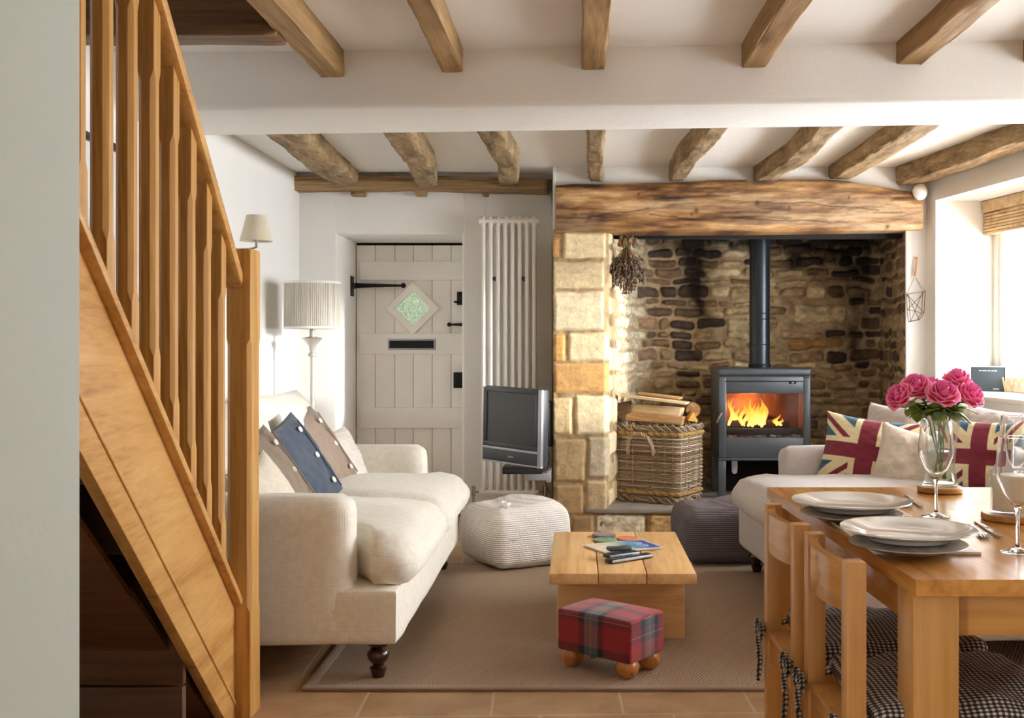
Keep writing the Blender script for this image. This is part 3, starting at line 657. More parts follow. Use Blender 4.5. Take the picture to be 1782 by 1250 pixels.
# sloping boards closing the underside of the flight, and the boarding below
ub = MB()
for i in range(6):
    y_a = 1.3+i*0.34; y_b = y_a+0.335
    if y_b > YN: y_b = YN
    off = -0.40-0.012*(i % 2)
    ub.prism([(y_a, capZ(y_a)+off), (y_b, capZ(y_b)+off), (y_b, capZ(y_b)+off+0.02), (y_a, capZ(y_a)+off+0.02)], XL+0.03, PX(3.38)-0.055, 'x')
ub.build('soffit_board', Mx['oak_x'], st, True)
cp = MB()
for i in range(5): cp.box(XL+0.03, PX(3.3)-0.02, 2.9+0.005*(i % 2), 2.93, i*0.24, i*0.24+0.236, 0.004)
tag(cp.build('stair_cupboard_panel', Mx['oak_x'], None), 'dark boarding closing the space under the staircase', 'panel', kind='thing')

# ------------------------------------------------------------------ soft shapes
def soft(sx, sy, sz, r=0.04, puff=0.02, n=14, crown=None, fn=None, wr=0.004, seed=1):
    # rounded, slightly puffed block centred on the origin, as MB
    mb = MB(); g = np.linspace(-1, 1, n+1); V = []; Fc = []
    g = np.sign(g)*np.abs(g)**0.8
    def face(ax, sg):
        base = len(V)
        for a in g:
            for b_ in g:
                p = [0, 0, 0]; p[ax] = sg; p[(ax+1) % 3] = a; p[(ax+2) % 3] = b_; V.append(p)
        for i in range(n):
            for j in range(n):
                q = (base+i*(n+1)+j, base+(i+1)*(n+1)+j, base+(i+1)*(n+1)+j+1, base+i*(n+1)+j+1); Fc.append(q if sg > 0 else q[::-1])
    for ax in range(3):
        for sg in (-1, 1): face(ax, sg)
    V = np.array(V, float); hs = np.array([sx/2, sy/2, sz/2]); P = V*hs
    core = np.clip(P, -(hs-r), hs-r); d = P-core; ln = np.linalg.norm(d, axis=1, keepdims=True); Q = core+np.where(ln > 1e-9, d/np.maximum(ln, 1e-9)*r, 0)
    # faces interior not displaced by r: restore
    on = (np.abs(V) > 0.9999)
    pf = np.prod(np.where(on, 1, np.cos(V*math.pi/2)*0.92+0.08), axis=1)
    nrm = on.sum(1)
    for ax in range(3): Q[:, ax] += np.where(on[:, ax] & (nrm == 1), V[:, ax]*puff*pf, 0)
    Q += (fbm(Q[:, [0]]*9+seed, Q[:, [1]]*9+Q[:, [2]]*7, seed, 3)*wr*2)*np.sign(V)
    if fn is not None: Q = fn(Q, V)
    # merge duplicates
    key = {}; mp = []; vs = []
    for v_, q in zip(V, Q):
        k = tuple(np.round(v_, 5))
        if k not in key: key[k] = len(vs); vs.append(tuple(q))
        mp.append(key[k])
    mb.add(vs, [tuple(mp[i] for i in f_) for f_ in Fc]); return mb
def xf(mb, M):
    mb.v = [tuple(M @ Vector(p)) for p in mb.v]; return mb
def T(x, y, z): return Matrix.Translation((x, y, z))
def pillow(w_, h_, t_, colfn=None, n=48, pinch=0.06, seed=1, wr=0.006):
    # local: x width, z height, y thickness (front is -y)
    g = np.linspace(-1, 1, n+1); U, V = np.meshgrid(g, g); out = []
    e = np.maximum(0, (1-np.abs(U)**2.6))*np.maximum(0, (1-np.abs(V)**2.6)); th = e**0.5
    sh = 1-pinch*(1-np.abs(V)**2)*np.abs(U)**3; sv = 1-pinch*(1-np.abs(U)**2)*np.abs(V)**3
    xx = U*w_/2*sh; zz = V*h_/2*sv
    mb = MB()
    for sg in (-1, 1):
        k = fbm(U*2.2+seed, V*2.2, seed+sg, 3)*wr*3*np.minimum(1, e*3)+fbm(U*6+seed, V*6, seed+sg+5, 3)*wr*np.minimum(1, e*3)
        P = np.stack([xx, sg*(th*t_/2+k), zz], -1)
        vs = P.reshape(-1, 3).tolist(); m_ = n+1
        fs = [(i*m_+j, i*m_+j+1, (i+1)*m_+j+1, (i+1)*m_+j) for i in range(n) for j in range(n)]
        if sg > 0: fs = [f_[::-1] for f_ in fs]
        base = len(mb.v); mb.add(vs, fs)
        if colfn is not None:
            for q, (u_, v_) in enumerate(zip(U.ravel(), V.ravel())): mb.c[base+q] = colfn(u_, v_)
    return mb
def basis(loc, nrm, up):
    # matrix whose -y axis is nrm (front), z ~ up
    n_ = Vector(nrm).normalized(); u_ = Vector(up); u_ = (u_-n_*u_.dot(n_)).normalized(); y = -n_; x = y.cross(u_)
    return Matrix(((x.x, y.x, u_.x, loc[0]), (x.y, y.y, u_.y, loc[1]), (x.z, y.z, u_.z, loc[2]), (0, 0, 0, 1)))
def put(o, M): o.matrix_world = M; o.location = M.to_translation(); o.rotation_euler = M.to_euler(); return o

# ------------------------------------------------------------------ sofas (local: front +x, length along y, origin mid-back on the floor)
def sofa(name, label, loc, rz, fab, legmat, Ls=1.92, D=1.02, bz=0.70, bh=0.50):
    t = thing(name, label, 'sofa', loc, rz)
    af = D-0.16 if D < 1.1 else D-0.20; aw = 0.17; hl = Ls/2
    xf(soft(D-0.02, Ls-0.0, 0.20, 0.025, 0.0, 12), T(D/2, 0, 0.235)).build('base', fab, t, sharp=60)
    for s in (-1, 1):
        def arm(Q, V):
            Q = Q.copy(); top_ = (Q[:, 2] > 0.0); Q[:, 1] += s*np.where(top_, Q[:, 2]*0.05, 0); return Q
        xf(soft(af-0.03, aw, 0.51, 0.055, 0.006, 14, fn=arm, seed=3+s), T(af/2, s*(hl-aw/2), 0.39)).build('armrest', fab, t, sharp=60)
        def cush(Q, V, s=s):
            Q = Q.copy(); f_ = np.clip((Q[:, 0]+(D-0.1)/2-(af-0.17)+0.0)/0.07, 0, 1); f_ = f_*f_*(3-2*f_)
            outer = (Q[:, 1]*s+0.4)/0.8; outer = np.clip(outer, 0, 1)
            Q[:, 1] += s*f_*outer**2*(aw-0.01); 
            crown = np.cos(np.clip(V[:, 0], -1, 1)*1.2)*np.cos(np.clip(V[:, 1], -1, 1)*1.2)
            Q[:, 2] += np.where(Q[:, 2] > 0, crown*0.035-0.03*np.clip((V[:, 0]-0.5)/0.5, 0, 1)**2, 0); return Q
        cl_ = hl-aw-0.004
        xf(soft(D-0.12, cl_-0.006, 0.175, 0.075, 0.012, 20, fn=cush, seed=7+s, wr=0.007), T((D-0.12)/2+0.17, s*(cl_/2+0.002), 0.413)).build('seat_cushion', fab, t, sharp=70)
    def bk(Q, V): Q = Q.copy(); Q[:, 0] -= Q[:, 2]*0.12; return Q
    xf(soft(0.16, Ls-2*aw+0.1, 0.5, 0.06, 0.01, 14, fn=bk), T(0.09, 0, bz-0.17)).build('backrest', fab, t, sharp=60)
    for s in (-1, 1):
        cl_ = hl-aw
        o = pillow(cl_-0.02, bh, 0.22, seed=11+s, wr=0.010, pinch=0.02).build('back_cushion', fab, t, sharp=80)
        put(o, basis((0.28, s*cl_/2, bz), (1, 0, 0.32), (-0.32, 0, 1)))
    prof = [(0.022, 0.0), (0.020, 0.01), (0.026, 0.03), (0.030, 0.045), (0.019, 0.052), (0.020, 0.058), (0.036, 0.075), (0.040, 0.092), (0.030, 0.108), (0.022, 0.112), (0.032, 0.12), (0.036, 0.128), (0.028, 0.135), (0.034, 0.15)]
    for lx, ly in ((D-0.09, -hl+0.08), (D-0.09, hl-0.08), (0.08, -hl+0.08), (0.08, hl-0.08)):
        MB().lathe(prof, lx, ly, 0, 20).build('leg', legmat, t, sharp=50)
    return t
sofa('sofa', 'cream linen sofa with turned dark legs along the left wall', (-1.625, 4.59, 0.0), 0, Mx['cream'], Mx['dark_wood'])
sofa('sofa', 'dove grey sofa under the window behind the dining table', (2.10, 4.66, 0.0), math.pi+math.radians(5), Mx['greyfab'], Mx['dark_wood'], 1.84, 1.21, 0.56, 0.36)

def cfab(name, col): return fabric(name, col, weave=380, bmp=0.25)
tb = cfab('taupe_cushion_cloth', c(142, 124, 108)); nb = cfab('slate_blue_cushion_cloth', c(56, 67, 82)); cr_ = cfab('cream_cushion_cloth', c(226, 216, 196))
btn = plain('pearl_button', c(226, 220, 210), 0.25)
def cushion(label, cx_, cz_, Y, mtl, nrm, up, w_=0.43, h_=0.43, t_=0.13, seed=1, buttons=False, group=None, name='cushion', colfn=None, n=40, wr=0.006):
    o = pillow(w_, h_, t_, seed=seed, colfn=colfn, n=n, wr=wr, pinch=0.10).build(name, mtl, None, sharp=80)
    put(o, basis((cx_, Y, cz_), nrm, up)); tag(o, label, 'cushion', group)
    if buttons:
        for k in (-0.13, 0.0, 0.13):
            b_ = MB().lathe([(0.013, 0.0), (0.013, 0.003), (0.009, 0.005), (0.0, 0.004)], n=16, M=T(0.09, -t_*0.5+0.004, k) @ Matrix.Rotation(math.pi/2, 4, 'X')).build('button', btn, o)
        MB().tube([(0.115, -t_*0.47+0.0, z) for z in np.linspace(-0.17, 0.17, 12)], 0.0035, 6).build('placket_edge', mtl, o)
    return o
g1 = 'cushions on the cream sofa'
nL = (0.84, -0.26, 0.50); uL = (-0.60, -0.08, 0.8)
cushion('taupe buttoned cushion furthest back, beside the far arm of the cream sofa', -1.215, 0.645, 4.95, tb, nL, uL, seed=2, buttons=True, group=g1, t_=0.15)
cushion('slate blue buttoned cushion in the middle of the cream sofa', -1.185, 0.645, 4.50, nb, nL, uL, seed=3, buttons=True, group=g1, t_=0.13)
cushion('taupe buttoned cushion nearest the stairs on the cream sofa', -1.185, 0.625, 4.13, tb, nL, uL, seed=4, buttons=True, group=g1, w_=0.38)
cushion('small cream cushion half hidden behind the near sofa arm', -1.14, 0.59, 3.95, cr_, nL, uL, seed=5, group=g1, w_=0.30, h_=0.34, t_=0.10)
fl_ = pillow(0.28, 0.30, 0.13, seed=6, n=40); 
rgf = random.Random(3)
o = fl_.build('fluffy_cushion', fabric('white_fleece', c(236, 228, 218), weave=90, bmp=1.0, sheen=0.6), None, sharp=80)
put(o, basis((-1.17, 5.24, 0.60), (0.8, -0.4, 0.4), (-0.3, 0, 1))); tag(o, 'fluffy white cushion tucked behind the far taupe one', 'cushion', g1)
RED, WHT, BLU = c(118, 26, 46), c(222, 206, 164), c(40, 84, 112)
def flag(u, v):
    # u,v in -1..1
    if abs(u) < 0.17 or abs(v) < 0.19: return RED
    if abs(u) < 0.30 or abs(v) < 0.33: return WHT
    s = 1 if (u*v > 0) else -1
    d = v-s*u
    if abs(d) < 0.32:
        # thin red diagonal offset within the white
        if (0.0 < d*(1 if u > 0 else -1) < 0.17): return RED
        return WHT
    return BLU
g2 = 'cushions on the grey sofa'
cushion('red, cream and blue flag cushion against the far grey sofa arm', 1.43, 0.625, 5.22, Mx['attr_cloth'], (-0.62, -1, 0.34), (0.30, 0.28, 1), 0.50, 0.38, 0.13, 7, group=g2, name='flag_cushion', colfn=flag, n=130)
cushion('flag cushion propped in front of the window corner, right of the roses', 1.80, 0.66, 4.72, Mx['attr_cloth'], (-0.75, -0.85, 0.25), (0.12, 0.15, 1), 0.42, 0.36, 0.12, 8, group=g2, name='flag_cushion', colfn=flag, n=130)
cushion('textured oatmeal cushion leaning on the left flag cushion', 1.585, 0.595, 4.98, cfab('oatmeal_knit', c(206, 192, 174)), (-0.45, -1, 0.2), (0.35, 0.2, 1), 0.40, 0.34, 0.13, 9, group=g2, wr=0.012)
gk = cfab('grey_lilac_cloth', c(188, 178, 174))
cushion('plain grey cushion in the far corner of the grey sofa', 1.60, 0.70, 5.42, gk, (-0.9, -0.6, 0.3), (0.5, 0.3, 1), 0.36, 0.33, 0.14, 10, group=g2, wr=0.01)
cushion('plain grey cushion behind the right flag cushion below the sill', 1.90, 0.705, 5.0, gk, (-0.9, -0.7, 0.3), (0.5, 0.2, 1), 0.36, 0.36, 0.15, 12, group=g2, wr=0.012)

# ------------------------------------------------------------------ poufs
def pouf(name, label, loc, rz, col, side=0.42, h_=0.315, knot=True):
    m, nt, b = mat(name+'_knit'); v = coords(nt)
    w1 = N(nt, 'ShaderNodeTexWave', bands_direction='Z'); nt.links.new(v, w1.inputs['Vector']); w1.inputs['Scale'].default_value = 30; w1.inputs['Distortion'].default_value = 1.0; w1.inputs['Detail Scale'].default_value = 3
    w2 = N(nt, 'ShaderNodeTexVoronoi'); nt.links.new(v, w2.inputs['Vector']); w2.inputs['Scale'].default_value = 85
    hh = math_(nt, 'ADD', w1.outputs['Fac'], math_(nt, 'MULTIPLY', w2.outputs['Distance'], -0.8))
    nt.links.new(ramp(nt, hh, [(0.0, tuple(x*0.82 for x in col[:3])+(1,)), (0.5, col)]), b.inputs['Base Color']); b.inputs['Roughness'].default_value = 0.9
    bump(nt, b, hh, 0.7, 0.004)
    t = thing(name, label, 'pouf', loc, rz)
    def bulge(Q, V):
        Q = Q.copy(); k = 1+0.11*np.cos(V[:, 2]*1.4); Q[:, 0] *= k; Q[:, 1] *= k
        Q[:, 2] = np.where(Q[:, 2] > 0, Q[:, 2]+0.012*np.sin(Q[:, 0]*14)-0.02*np.clip((abs(V[:, 0])+abs(V[:, 1])-1.2), 0, 1), np.maximum(Q[:, 2], -h_/2)); return Q
    xf(soft(side, side, h_, 0.05, 0.012, 22, fn=bulge, wr=0.008, seed=5), T(0, 0, h_/2+0.004)).build('cover', m, t, sharp=80)
    if knot:
        k = MB(); k.tube([(0.02*math.cos(a)*(1+a*0.02), 0.018*math.sin(a), 0.008*a/3) for a in np.linspace(0, 9, 28)], 0.009, 8)
        xf(k, T(-0.14, -0.15, h_+0.004)).build('drawstring_knot', m, t)
    return t
pouf('pouf', 'white knitted cube pouf below the television', (-0.33, 5.66, 0.012), math.radians(31), c(248, 242, 235))
pouf('pouf', 'charcoal grey knitted pouf in front of the wood stove', (0.80, 5.80, 0.0), math.radians(4), c(112, 104, 108), 0.46, 0.30, False)

# ------------------------------------------------------------------ rug
m, nt, b = mat('taupe_ribbed_rug'); v = coords(nt, rot=(0, 0, math.radians(28)))
w1 = N(nt, 'ShaderNodeTexWave', bands_direction='X'); nt.links.new(v, w1.inputs['Vector']); w1.inputs['Scale'].default_value = 26; w1.inputs['Distortion'].default_value = 2.0; w1.inputs['Detail Scale'].default_value = 2
nf = noise(nt, v, 160, 3, 0.7)
nt.links.new(ramp(nt, math_(nt, 'ADD', math_(nt, 'MULTIPLY', w1.outputs['Fac'], 0.5), math_(nt, 'MULTIPLY', nf, 0.5)), [(0.2, c(140, 116, 94)), (0.8, c(182, 158, 132))]), b.inputs['Base Color']); b.inputs['Roughness'].default_value = 0.95
bump(nt, b, math_(nt, 'ADD', w1.outputs['Fac'], nf), 0.6, 0.004)
rug = MB().box(-0.90, 1.98, 3.62, 5.58, 0.0005, 0.011, 0.002).build('rug', m); tag(rug, 'taupe ribbed rug under the coffee table', 'rug')
bd_ = MB(); frame_bars(bd_, -0.93, 2.01, 3.58, 5.61, 0.04, 0.0005, 0.0125, M=Matrix(((1, 0, 0, 0), (0, 0, 1, 0), (0, 1, 0, 0), (0, 0, 0, 1))))
bd_.build('rug_binding', fabric('rug_binding_tape', c(140, 116, 94), weave=120), rug)

# ------------------------------------------------------------------ coffee table
zt = 0.30+0.011; ct = thing('coffee_table', 'low pine plank coffee table in the middle of the rug', 'coffee table', (0.172, 4.48, 0.011))
e = [X(955, 4.035), X(1041, 4.035), X(1126, 4.035), X(1213, 4.035)]
for i in range(3): MB().box(e[i]+0.0015, e[i+1]-0.0015, 4.035+(0.003 if i == 1 else 0), 4.925, 0.30-0.042, 0.30, 0.004).build('top_plank', Mx['pine_y'], ct, True)
zb_ = 0.30-0.042
for yy in (4.18, 4.74):
    MB().box(-0.080, 0.4225, yy, yy+0.035, 0.0115, zb_-0.002, 0.004).build('end_panel', Mx['pine_x'], ct, True)
    MB().box(-0.072, 0.415, yy-0.022, yy-0.001, zb_-0.035, zb_-0.002, 0.002).build('batten', Mx['pine_x'], ct, True)
for xx in (-0.075, 0.3975): MB().box(xx, xx+0.02, 4.217, 4.738, 0.0115, zb_-0.002, 0.003).build('side_panel', Mx['pine_y'], ct, True)
# things on it
zt = 0.302
def disc(name, label, p, r, h_, col, group, z):
    o = MB().lathe([(r*0.97, 0), (r, 0.0015), (r, h_-0.0015), (r*0.96, h_), (0, h_)], n=36, col=None).build(name, plain(name+'_paint', col, 0.5)); o.location = (p.x, p.y, z); return tag(o, label, 'coaster', group)
def onz(px, py, z): Y = F*(H-z)/(py-VY); return Vector((X(px, Y), Y, z))
g3 = 'round coasters on the coffee table'
p = onz(1051, 934, zt); disc('coaster', 'dark coaster at the bottom of the little stack', p, 0.052, 0.006, c(70, 90, 96), g3, zt); disc('coaster', 'lilac coaster topping the little stack', p+Vector((-0.003, 0.0, 0)), 0.052, 0.006, c(140, 120, 132), g3, zt+0.0065)
disc('coaster', 'sage green coaster just in front of the stack', onz(1053, 941, zt), 0.053, 0.006, c(120, 146, 112), g3, zt)
disc('coaster', 'coral pink coaster right of the stack', onz(1092, 938, zt), 0.05, 0.005, c(206, 126, 104), g3, zt)
# magazine
A = [onz(1017, 951, zt), onz(1051, 963, zt), onz(1155, 955.5, zt), onz(1118, 942, zt)]
def quad_print(name, A, th, fn, n=70, zoff=0.0):
    g = np.linspace(0, 1, n); U, V = np.meshgrid(g, g); a = [np.array(p) for p in A]
    P = (a[0]*(1-U)[..., None]+a[3]*U[..., None])*(1-V)[..., None]+(a[1]*(1-U)[..., None]+a[2]*U[..., None])*V[..., None]
    P[..., 2] = zoff+th+0.0015*np.sin(U*3.14); C_ = fn(U, V); mb = MB(); cc_ = C_.reshape(-1, 3)
    mb.add(P.reshape(-1, 3).tolist(), [(i*n+j, i*n+j+1, (i+1)*n+j+1, (i+1)*n+j) for i in range(n-1) for j in range(n-1)])
    mb.c = [tuple(x)+(1,) for x in cc_.tolist()]
    ring = [j for j in range(n)]+[i*n+n-1 for i in range(1, n)]+[(n-1)*n+j for j in range(n-2, -1, -1)]+[i*n for i in range(n-2, 0, -1)]
    b0 = len(mb.v); mb.v += [(mb.v[i][0], mb.v[i][1], zoff) for i in ring]; mb.c += [c(226, 220, 206)]*len(ring); k = len(ring)
    mb.f += [(ring[i], b0+i, b0+(i+1) % k, ring[(i+1) % k]) for i in range(k)]+[tuple(b0+i for i in range(k))]; mb.m += [0]*(k+1)
    return mb.build(name, Mx['attr_print'], sharp=40)
def cover(U, V):
    C_ = np.zeros(U.shape+(3,)); a = np.array(c(60, 130, 190)[:3]); b_ = np.array(c(214, 208, 186)[:3]); d = np.array(c(36, 70, 160)[:3]); g_ = np.array(c(90, 160, 170)[:3])
    k = np.clip((U-0.2)/0.35, 0, 1)[..., None]; C_ = b_*(1-k)+g_*k; k2 = np.clip((U-0.5)/0.2, 0, 1)[..., None]; C_ = C_*(1-k2)+a*k2; k3 = (np.clip((U-0.72)/0.1, 0, 1)*np.clip(fbm(U*5, V*5, 3, 3)*3+0.6, 0, 1))[..., None]; C_ = C_*(1-k3)+d*k3
    C_ *= (1+fbm(U*12, V*12, 9, 3)*0.5)[..., None]
    bo = (U < 0.02) | (U > 0.98) | (V < 0.03) | (V > 0.96); C_[bo] = c(228, 226, 220)[:3]
    for i, x in enumerate((0.74, 0.79, 0.84)):
        st_ = (np.abs(U-x-0.02*np.sin(V*20+i)) < 0.012) & (V > 0.2) & (V < 0.75); C_[st_] = c(210, 226, 236)[:3]
    return C_
tag(quad_print('magazine', A, 0.006, cover, zoff=zt+0.0005), 'glossy blue-covered magazine under the remote controls', 'magazine')
def remote(label, p0, p1, wd, z, mt, name='remote_control'):
    d = p1-p0; L_ = Vector((d.x, d.y, 0)).length; a = math.atan2(d.y, d.x); t = thing(name, label, 'remote control', ((p0.x+p1.x)/2, (p0.y+p1.y)/2, z), a, 'gadgets on the coffee table')
    MB().box(-L_/2, L_/2, -wd/2, wd/2, 0, 0.016, 0.005).build('body', mt, t)
    if name == 'remote_control':
        k = MB()
        for i in range(7):
            for j in (-1, 0, 1): k.box(-L_/2+0.02+i*0.018, -L_/2+0.03+i*0.018, j*wd*0.28-0.004, j*wd*0.28+0.004, 0.0158, 0.018, 0.001)
        k.build('buttons', Mx['dark_grey'], t); MB().box(-L_/2+0.004, L_/2-0.004, -wd/2-0.001, -wd/2+0.003, 0.004, 0.014, 0.002).build('silver_edge', Mx['silver_paint'], t)
    return t
remote('black remote control with silver edge, nearest the table front', onz(1058, 979, zt+0.005), onz(1131, 967, zt+0.005), 0.045, zt+0.0005, Mx['black_plastic'])
remote('black remote control lying across the magazine', onz(1054, 971, zt+0.01), onz(1108, 964, zt+0.01), 0.05, zt+0.0085, Mx['black_plastic'])
remote('small dark phone resting on the magazine and remote', onz(1058, 962, zt+0.02), onz(1096, 959, zt+0.02), 0.045, zt+0.026, Mx['dark_grey'], 'mobile_phone')

# ------------------------------------------------------------------ tartan footstool
fs_ = thing('footstool', 'tartan covered footstool on wooden ball feet before the coffee table', 'footstool', (0.18, 3.63, 0.011))
ang = math.atan2(0.197, -0.255); Lf, Wf = 0.322, 0.214; ux = Vector((math.cos(ang), math.sin(ang), 0)); uy = Vector((0.70, 0.71, 0)).normalized(); uy = Vector((ux.y, -ux.x, 0)) 
fs_.rotation_euler = (0, 0, ang)
# local x along the long side (away to the left), local -y towards back right
def tart(a, b_):
    R_, K_, G_, Y_, T_ = c(146, 30, 34), c(24, 24, 34), c(88, 102, 106), c(160, 140, 90), c(84, 36, 62)
    def s1(t):
        t = t % 0.33
        if t < 0.115: return 0
        if t < 0.140: return 1
        if t < 0.168: return 2
        if t < 0.172: return 3
        if t < 0.198: return 2
        if t < 0.225: return 1
        if t < 0.205: return 0
        return 0
    def s2(t):
        t = t % 0.24
        if t < 0.035: return 1
        if t < 0.115: return 0
        if t < 0.135: return 4
        if t < 0.138: return 3
        if t < 0.16: return 4
        if t < 0.19: return 1
        return 0
    P_ = [R_, K_, G_, Y_, T_]; x, y = P_[s1(a)], P_[s2(b_)]
    return tuple((x[i]*0.5+y[i]*0.5) for i in range(3))+(1,)
def stool_block():
    nx_, ny_, nz_ = 110, 74, 50; L_, W_, Hh_ = Lf, Wf, 0.148; mb = MB(); r = 0.012
    def facegrid(o_, du, dv, n1, n2, fa):
        b0 = len(mb.v)
        for i in range(n1+1):
            for j in range(n2+1):
                p = Vector(o_)+Vector(du)*(i/n1)+Vector(dv)*(j/n2)
                a, b_ = fa(p); q = Vector((p.x, p.y, p.z)); hx = Vector((L_/2, -W_/2, Hh_/2)); d = q-hx
                core = Vector((max(-(L_/2-r), min(L_/2-r, d.x)), max(-(W_/2-r), min(W_/2-r, d.y)), max(-(Hh_/2-r), min(Hh_/2-r, d.z)))); e_ = d-core
                q = hx+core+(e_.normalized()*r if e_.length > 1e-9 else e_)
                if p.z > Hh_-1e-6: q.z += 0.010*math.cos((p.x/L_-0.5)*3.1)*math.cos((-p.y/W_-0.5)*3.1)
                mb.v.append(tuple(q)); mb.c.append(tart(a, b_))
        for i in range(n1):
            for j in range(n2): mb.f.append((b0+i*(n2+1)+j, b0+(i+1)*(n2+1)+j, b0+(i+1)*(n2+1)+j+1, b0+i*(n2+1)+j+1)); mb.m.append(0)
    facegrid((0, 0, Hh_), (L_, 0, 0), (0, -W_, 0), nx_, ny_, lambda p: (p.x+0.0, -p.y+0.15))
    facegrid((0, 0, 0), (L_, 0, 0), (0, 0, Hh_), nx_, nz_, lambda p: (p.x+0.0, p.z+0.002))
    facegrid((0, -W_, 0), (L_, 0, 0), (0, 0, Hh_), nx_, nz_, lambda p: (p.x, p.z))
    facegrid((0, 0, 0), (0, -W_, 0), (0, 0, Hh_), ny_, nz_, lambda p: (-p.y+0.05, p.z+0.05))
    facegrid((L_, 0, 0), (0, -W_, 0), (0, 0, Hh_), ny_, nz_, lambda p: (-p.y, p.z))
    facegrid((0, 0, 0), (L_, 0, 0), (0, -W_, 0), nx_, ny_, lambda p: (p.x, -p.y))
    return mb
xf(stool_block(), T(0, 0, 0.062)).build('tartan_top', Mx['attr_cloth'], fs_, sharp=60)
for fx, fy in ((0.04, -0.04), (Lf-0.04, -0.04), (0.04, -Wf+0.04), (Lf-0.04, -Wf+0.04)):
    MB().ball((fx, fy, 0.041), 0.041, 14, sz=(1, 1, 0.98)).build('ball_foot', Mx['ball_wood'], fs_)
# ------------------------------------------------------------------ lamps
m, nt, b = mat('pleated_lampshade_linen'); v = coords(nt); sx_ = N(nt, 'ShaderNodeSeparateXYZ'); nt.links.new(v, sx_.inputs[0])
an = math_(nt, 'ARCTAN2', sx_.outputs['Y'], sx_.outputs['X']); sn = math_(nt, 'SINE', math_(nt, 'MULTIPLY', an, 90.0)); fz = noise(nt, coords(nt, (1, 1, 0.05)), 60, 3)
nt.links.new(ramp(nt, math_(nt, 'ADD', math_(nt, 'MULTIPLY', sn, 0.3), fz), [(0.2, c(172, 164, 152)), (0.8, c(226, 220, 208))]), b.inputs['Base Color']); b.inputs['Roughness'].default_value = 0.9
bump(nt, b, sn, 0.5, 0.004); Mx['pleat'] = m
Mx['shade'] = plain('beige_lampshade', c(214, 204, 182), 0.9); Mx['shade_trim'] = plain('white_shade_tape', c(238, 236, 230), 0.8)
YL = 6.0; p = at(543.5, 595, YL)
fl = thing('floor_lamp', 'silver floor lamp with pleated linen drum shade in the corner', 'floor lamp', (p.x, YL, 0))
zt_, zb_ = Z(491, YL), Z(572, YL); R0 = 0.157
MB().lathe([(0.15, 0), (0.15, 0.012), (0.10, 0.03), (0.03, 0.05), (0.018, 0.09)], n=32).build('base', Mx['lamp_silver'], fl)
MB().lathe([(0.012, 0.08), (0.012, zb_-0.16), (0.024, zb_-0.155), (0.024, zb_-0.14), (0.014, zb_-0.135), (0.020, zb_-0.10), (0.030, zb_-0.085), (0.052, zb_-0.060), (0.060, zb_-0.055), (0.016, zb_-0.045), (0.012, zb_+0.05)], n=24).build('pole', Mx['lamp_silver'], fl, sharp=60)
sh = MB().lathe([(R0, zb_), (R0-0.003, zt_), (R0-0.006, zt_), (R0-0.003, zb_), (R0, zb_)], n=64).build('lamp_shade', Mx['pleat'], fl, sharp=60)
for z in (zb_, zt_-0.01): MB().lathe([(R0+0.001, z-0.002), (R0+0.001, z+0.012), (R0-0.007, z+0.012), (R0-0.007, z-0.002), (R0+0.001, z-0.002)], n=64).build('shade_trim', Mx['shade_trim'], sh)
k = MB()
for a in (0, 2.1, 4.2): k.tube([(0.0, 0, zb_+0.05), (R0*math.cos(a)*0.97, R0*math.sin(a)*0.97, zb_+0.02)], 0.0025, 6)
k.ball((0, 0, zb_+0.10), 0.03, 10).build('shade_ring', Mx['steel'], fl)
# wall lamp by the stairs
YW = 5.0; p = at(446, 420, YW); wl = thing('wall_lamp', 'small brass wall lamp with beige shade above the newel post', 'wall lamp', (p.x, YW, p.z))
hS = (420-375)*YW/F
MB().lathe([(0.076, 0), (0.045, hS), (0.042, hS), (0.073, 0), (0.076, 0)], n=32).build('lamp_shade', Mx['shade'], wl, sharp=60)
zl = -0.028
MB().tube([(0, 0, 0.03), (0, 0, zl), (-0.03, 0, zl-0.01), (XL-p.x+0.01, 0, zl-0.01)], 0.006).tube([(0, 0, 0.04), (0, 0, 0.0)], 0.014, 10).build('bracket_arm', Mx['steel'], wl)
MB().lathe([(0.045, 0), (0.045, 0.01), (0.02, 0.02), (0, 0.022)], n=24, M=T(XL-p.x, 0, zl-0.01) @ Matrix.Rotation(math.pi/2, 4, 'Y')).build('wall_plate', Mx['steel'], wl)
# framed picture on the left wall seen between balusters
pf = thing('picture_frame', 'black framed picture hanging on the left wall behind the balusters', 'picture', (XL, 3.6, 1.6))
Mp = Matrix(((0, 0, 1, XL), (1, 0, 0, 3.62), (0, 1, 0, 1.62), (0, 0, 0, 1)))
k = MB(); frame_bars(k, -0.42, 0.42, -0.36, 0.30, 0.03, 0.002, 0.022, M=Mp @ Matrix(((1, 0, 0, 0), (0, 0, 1, 0), (0, 1, 0, 0), (0, 0, 0, 1))))
k.build('frame', Mx['black_plastic'], pf, True)
def pic(U, V): 
    C_ = np.zeros(U.shape+(3,)); C_[:] = c(226, 228, 228)[:3]; k = np.clip(fbm(U*4, V*4, 41, 4)*4, 0, 1)[..., None]*((np.abs(U-0.5) < 0.33) & (np.abs(V-0.5) < 0.33))[..., None]
    return C_*(1-k)+np.array(c(120, 132, 138)[:3])*k
g = np.linspace(0, 1, 50); U, V = np.meshgrid(g, g); P = np.zeros(U.shape+(3,)); P[..., 0] = XL+0.008; P[..., 1] = 3.62-0.40+0.8*U; P[..., 2] = 1.62-0.34+0.62*V
grid_mesh('print', P, Mx['attr_print'], pf, True, C=pic(U, V))

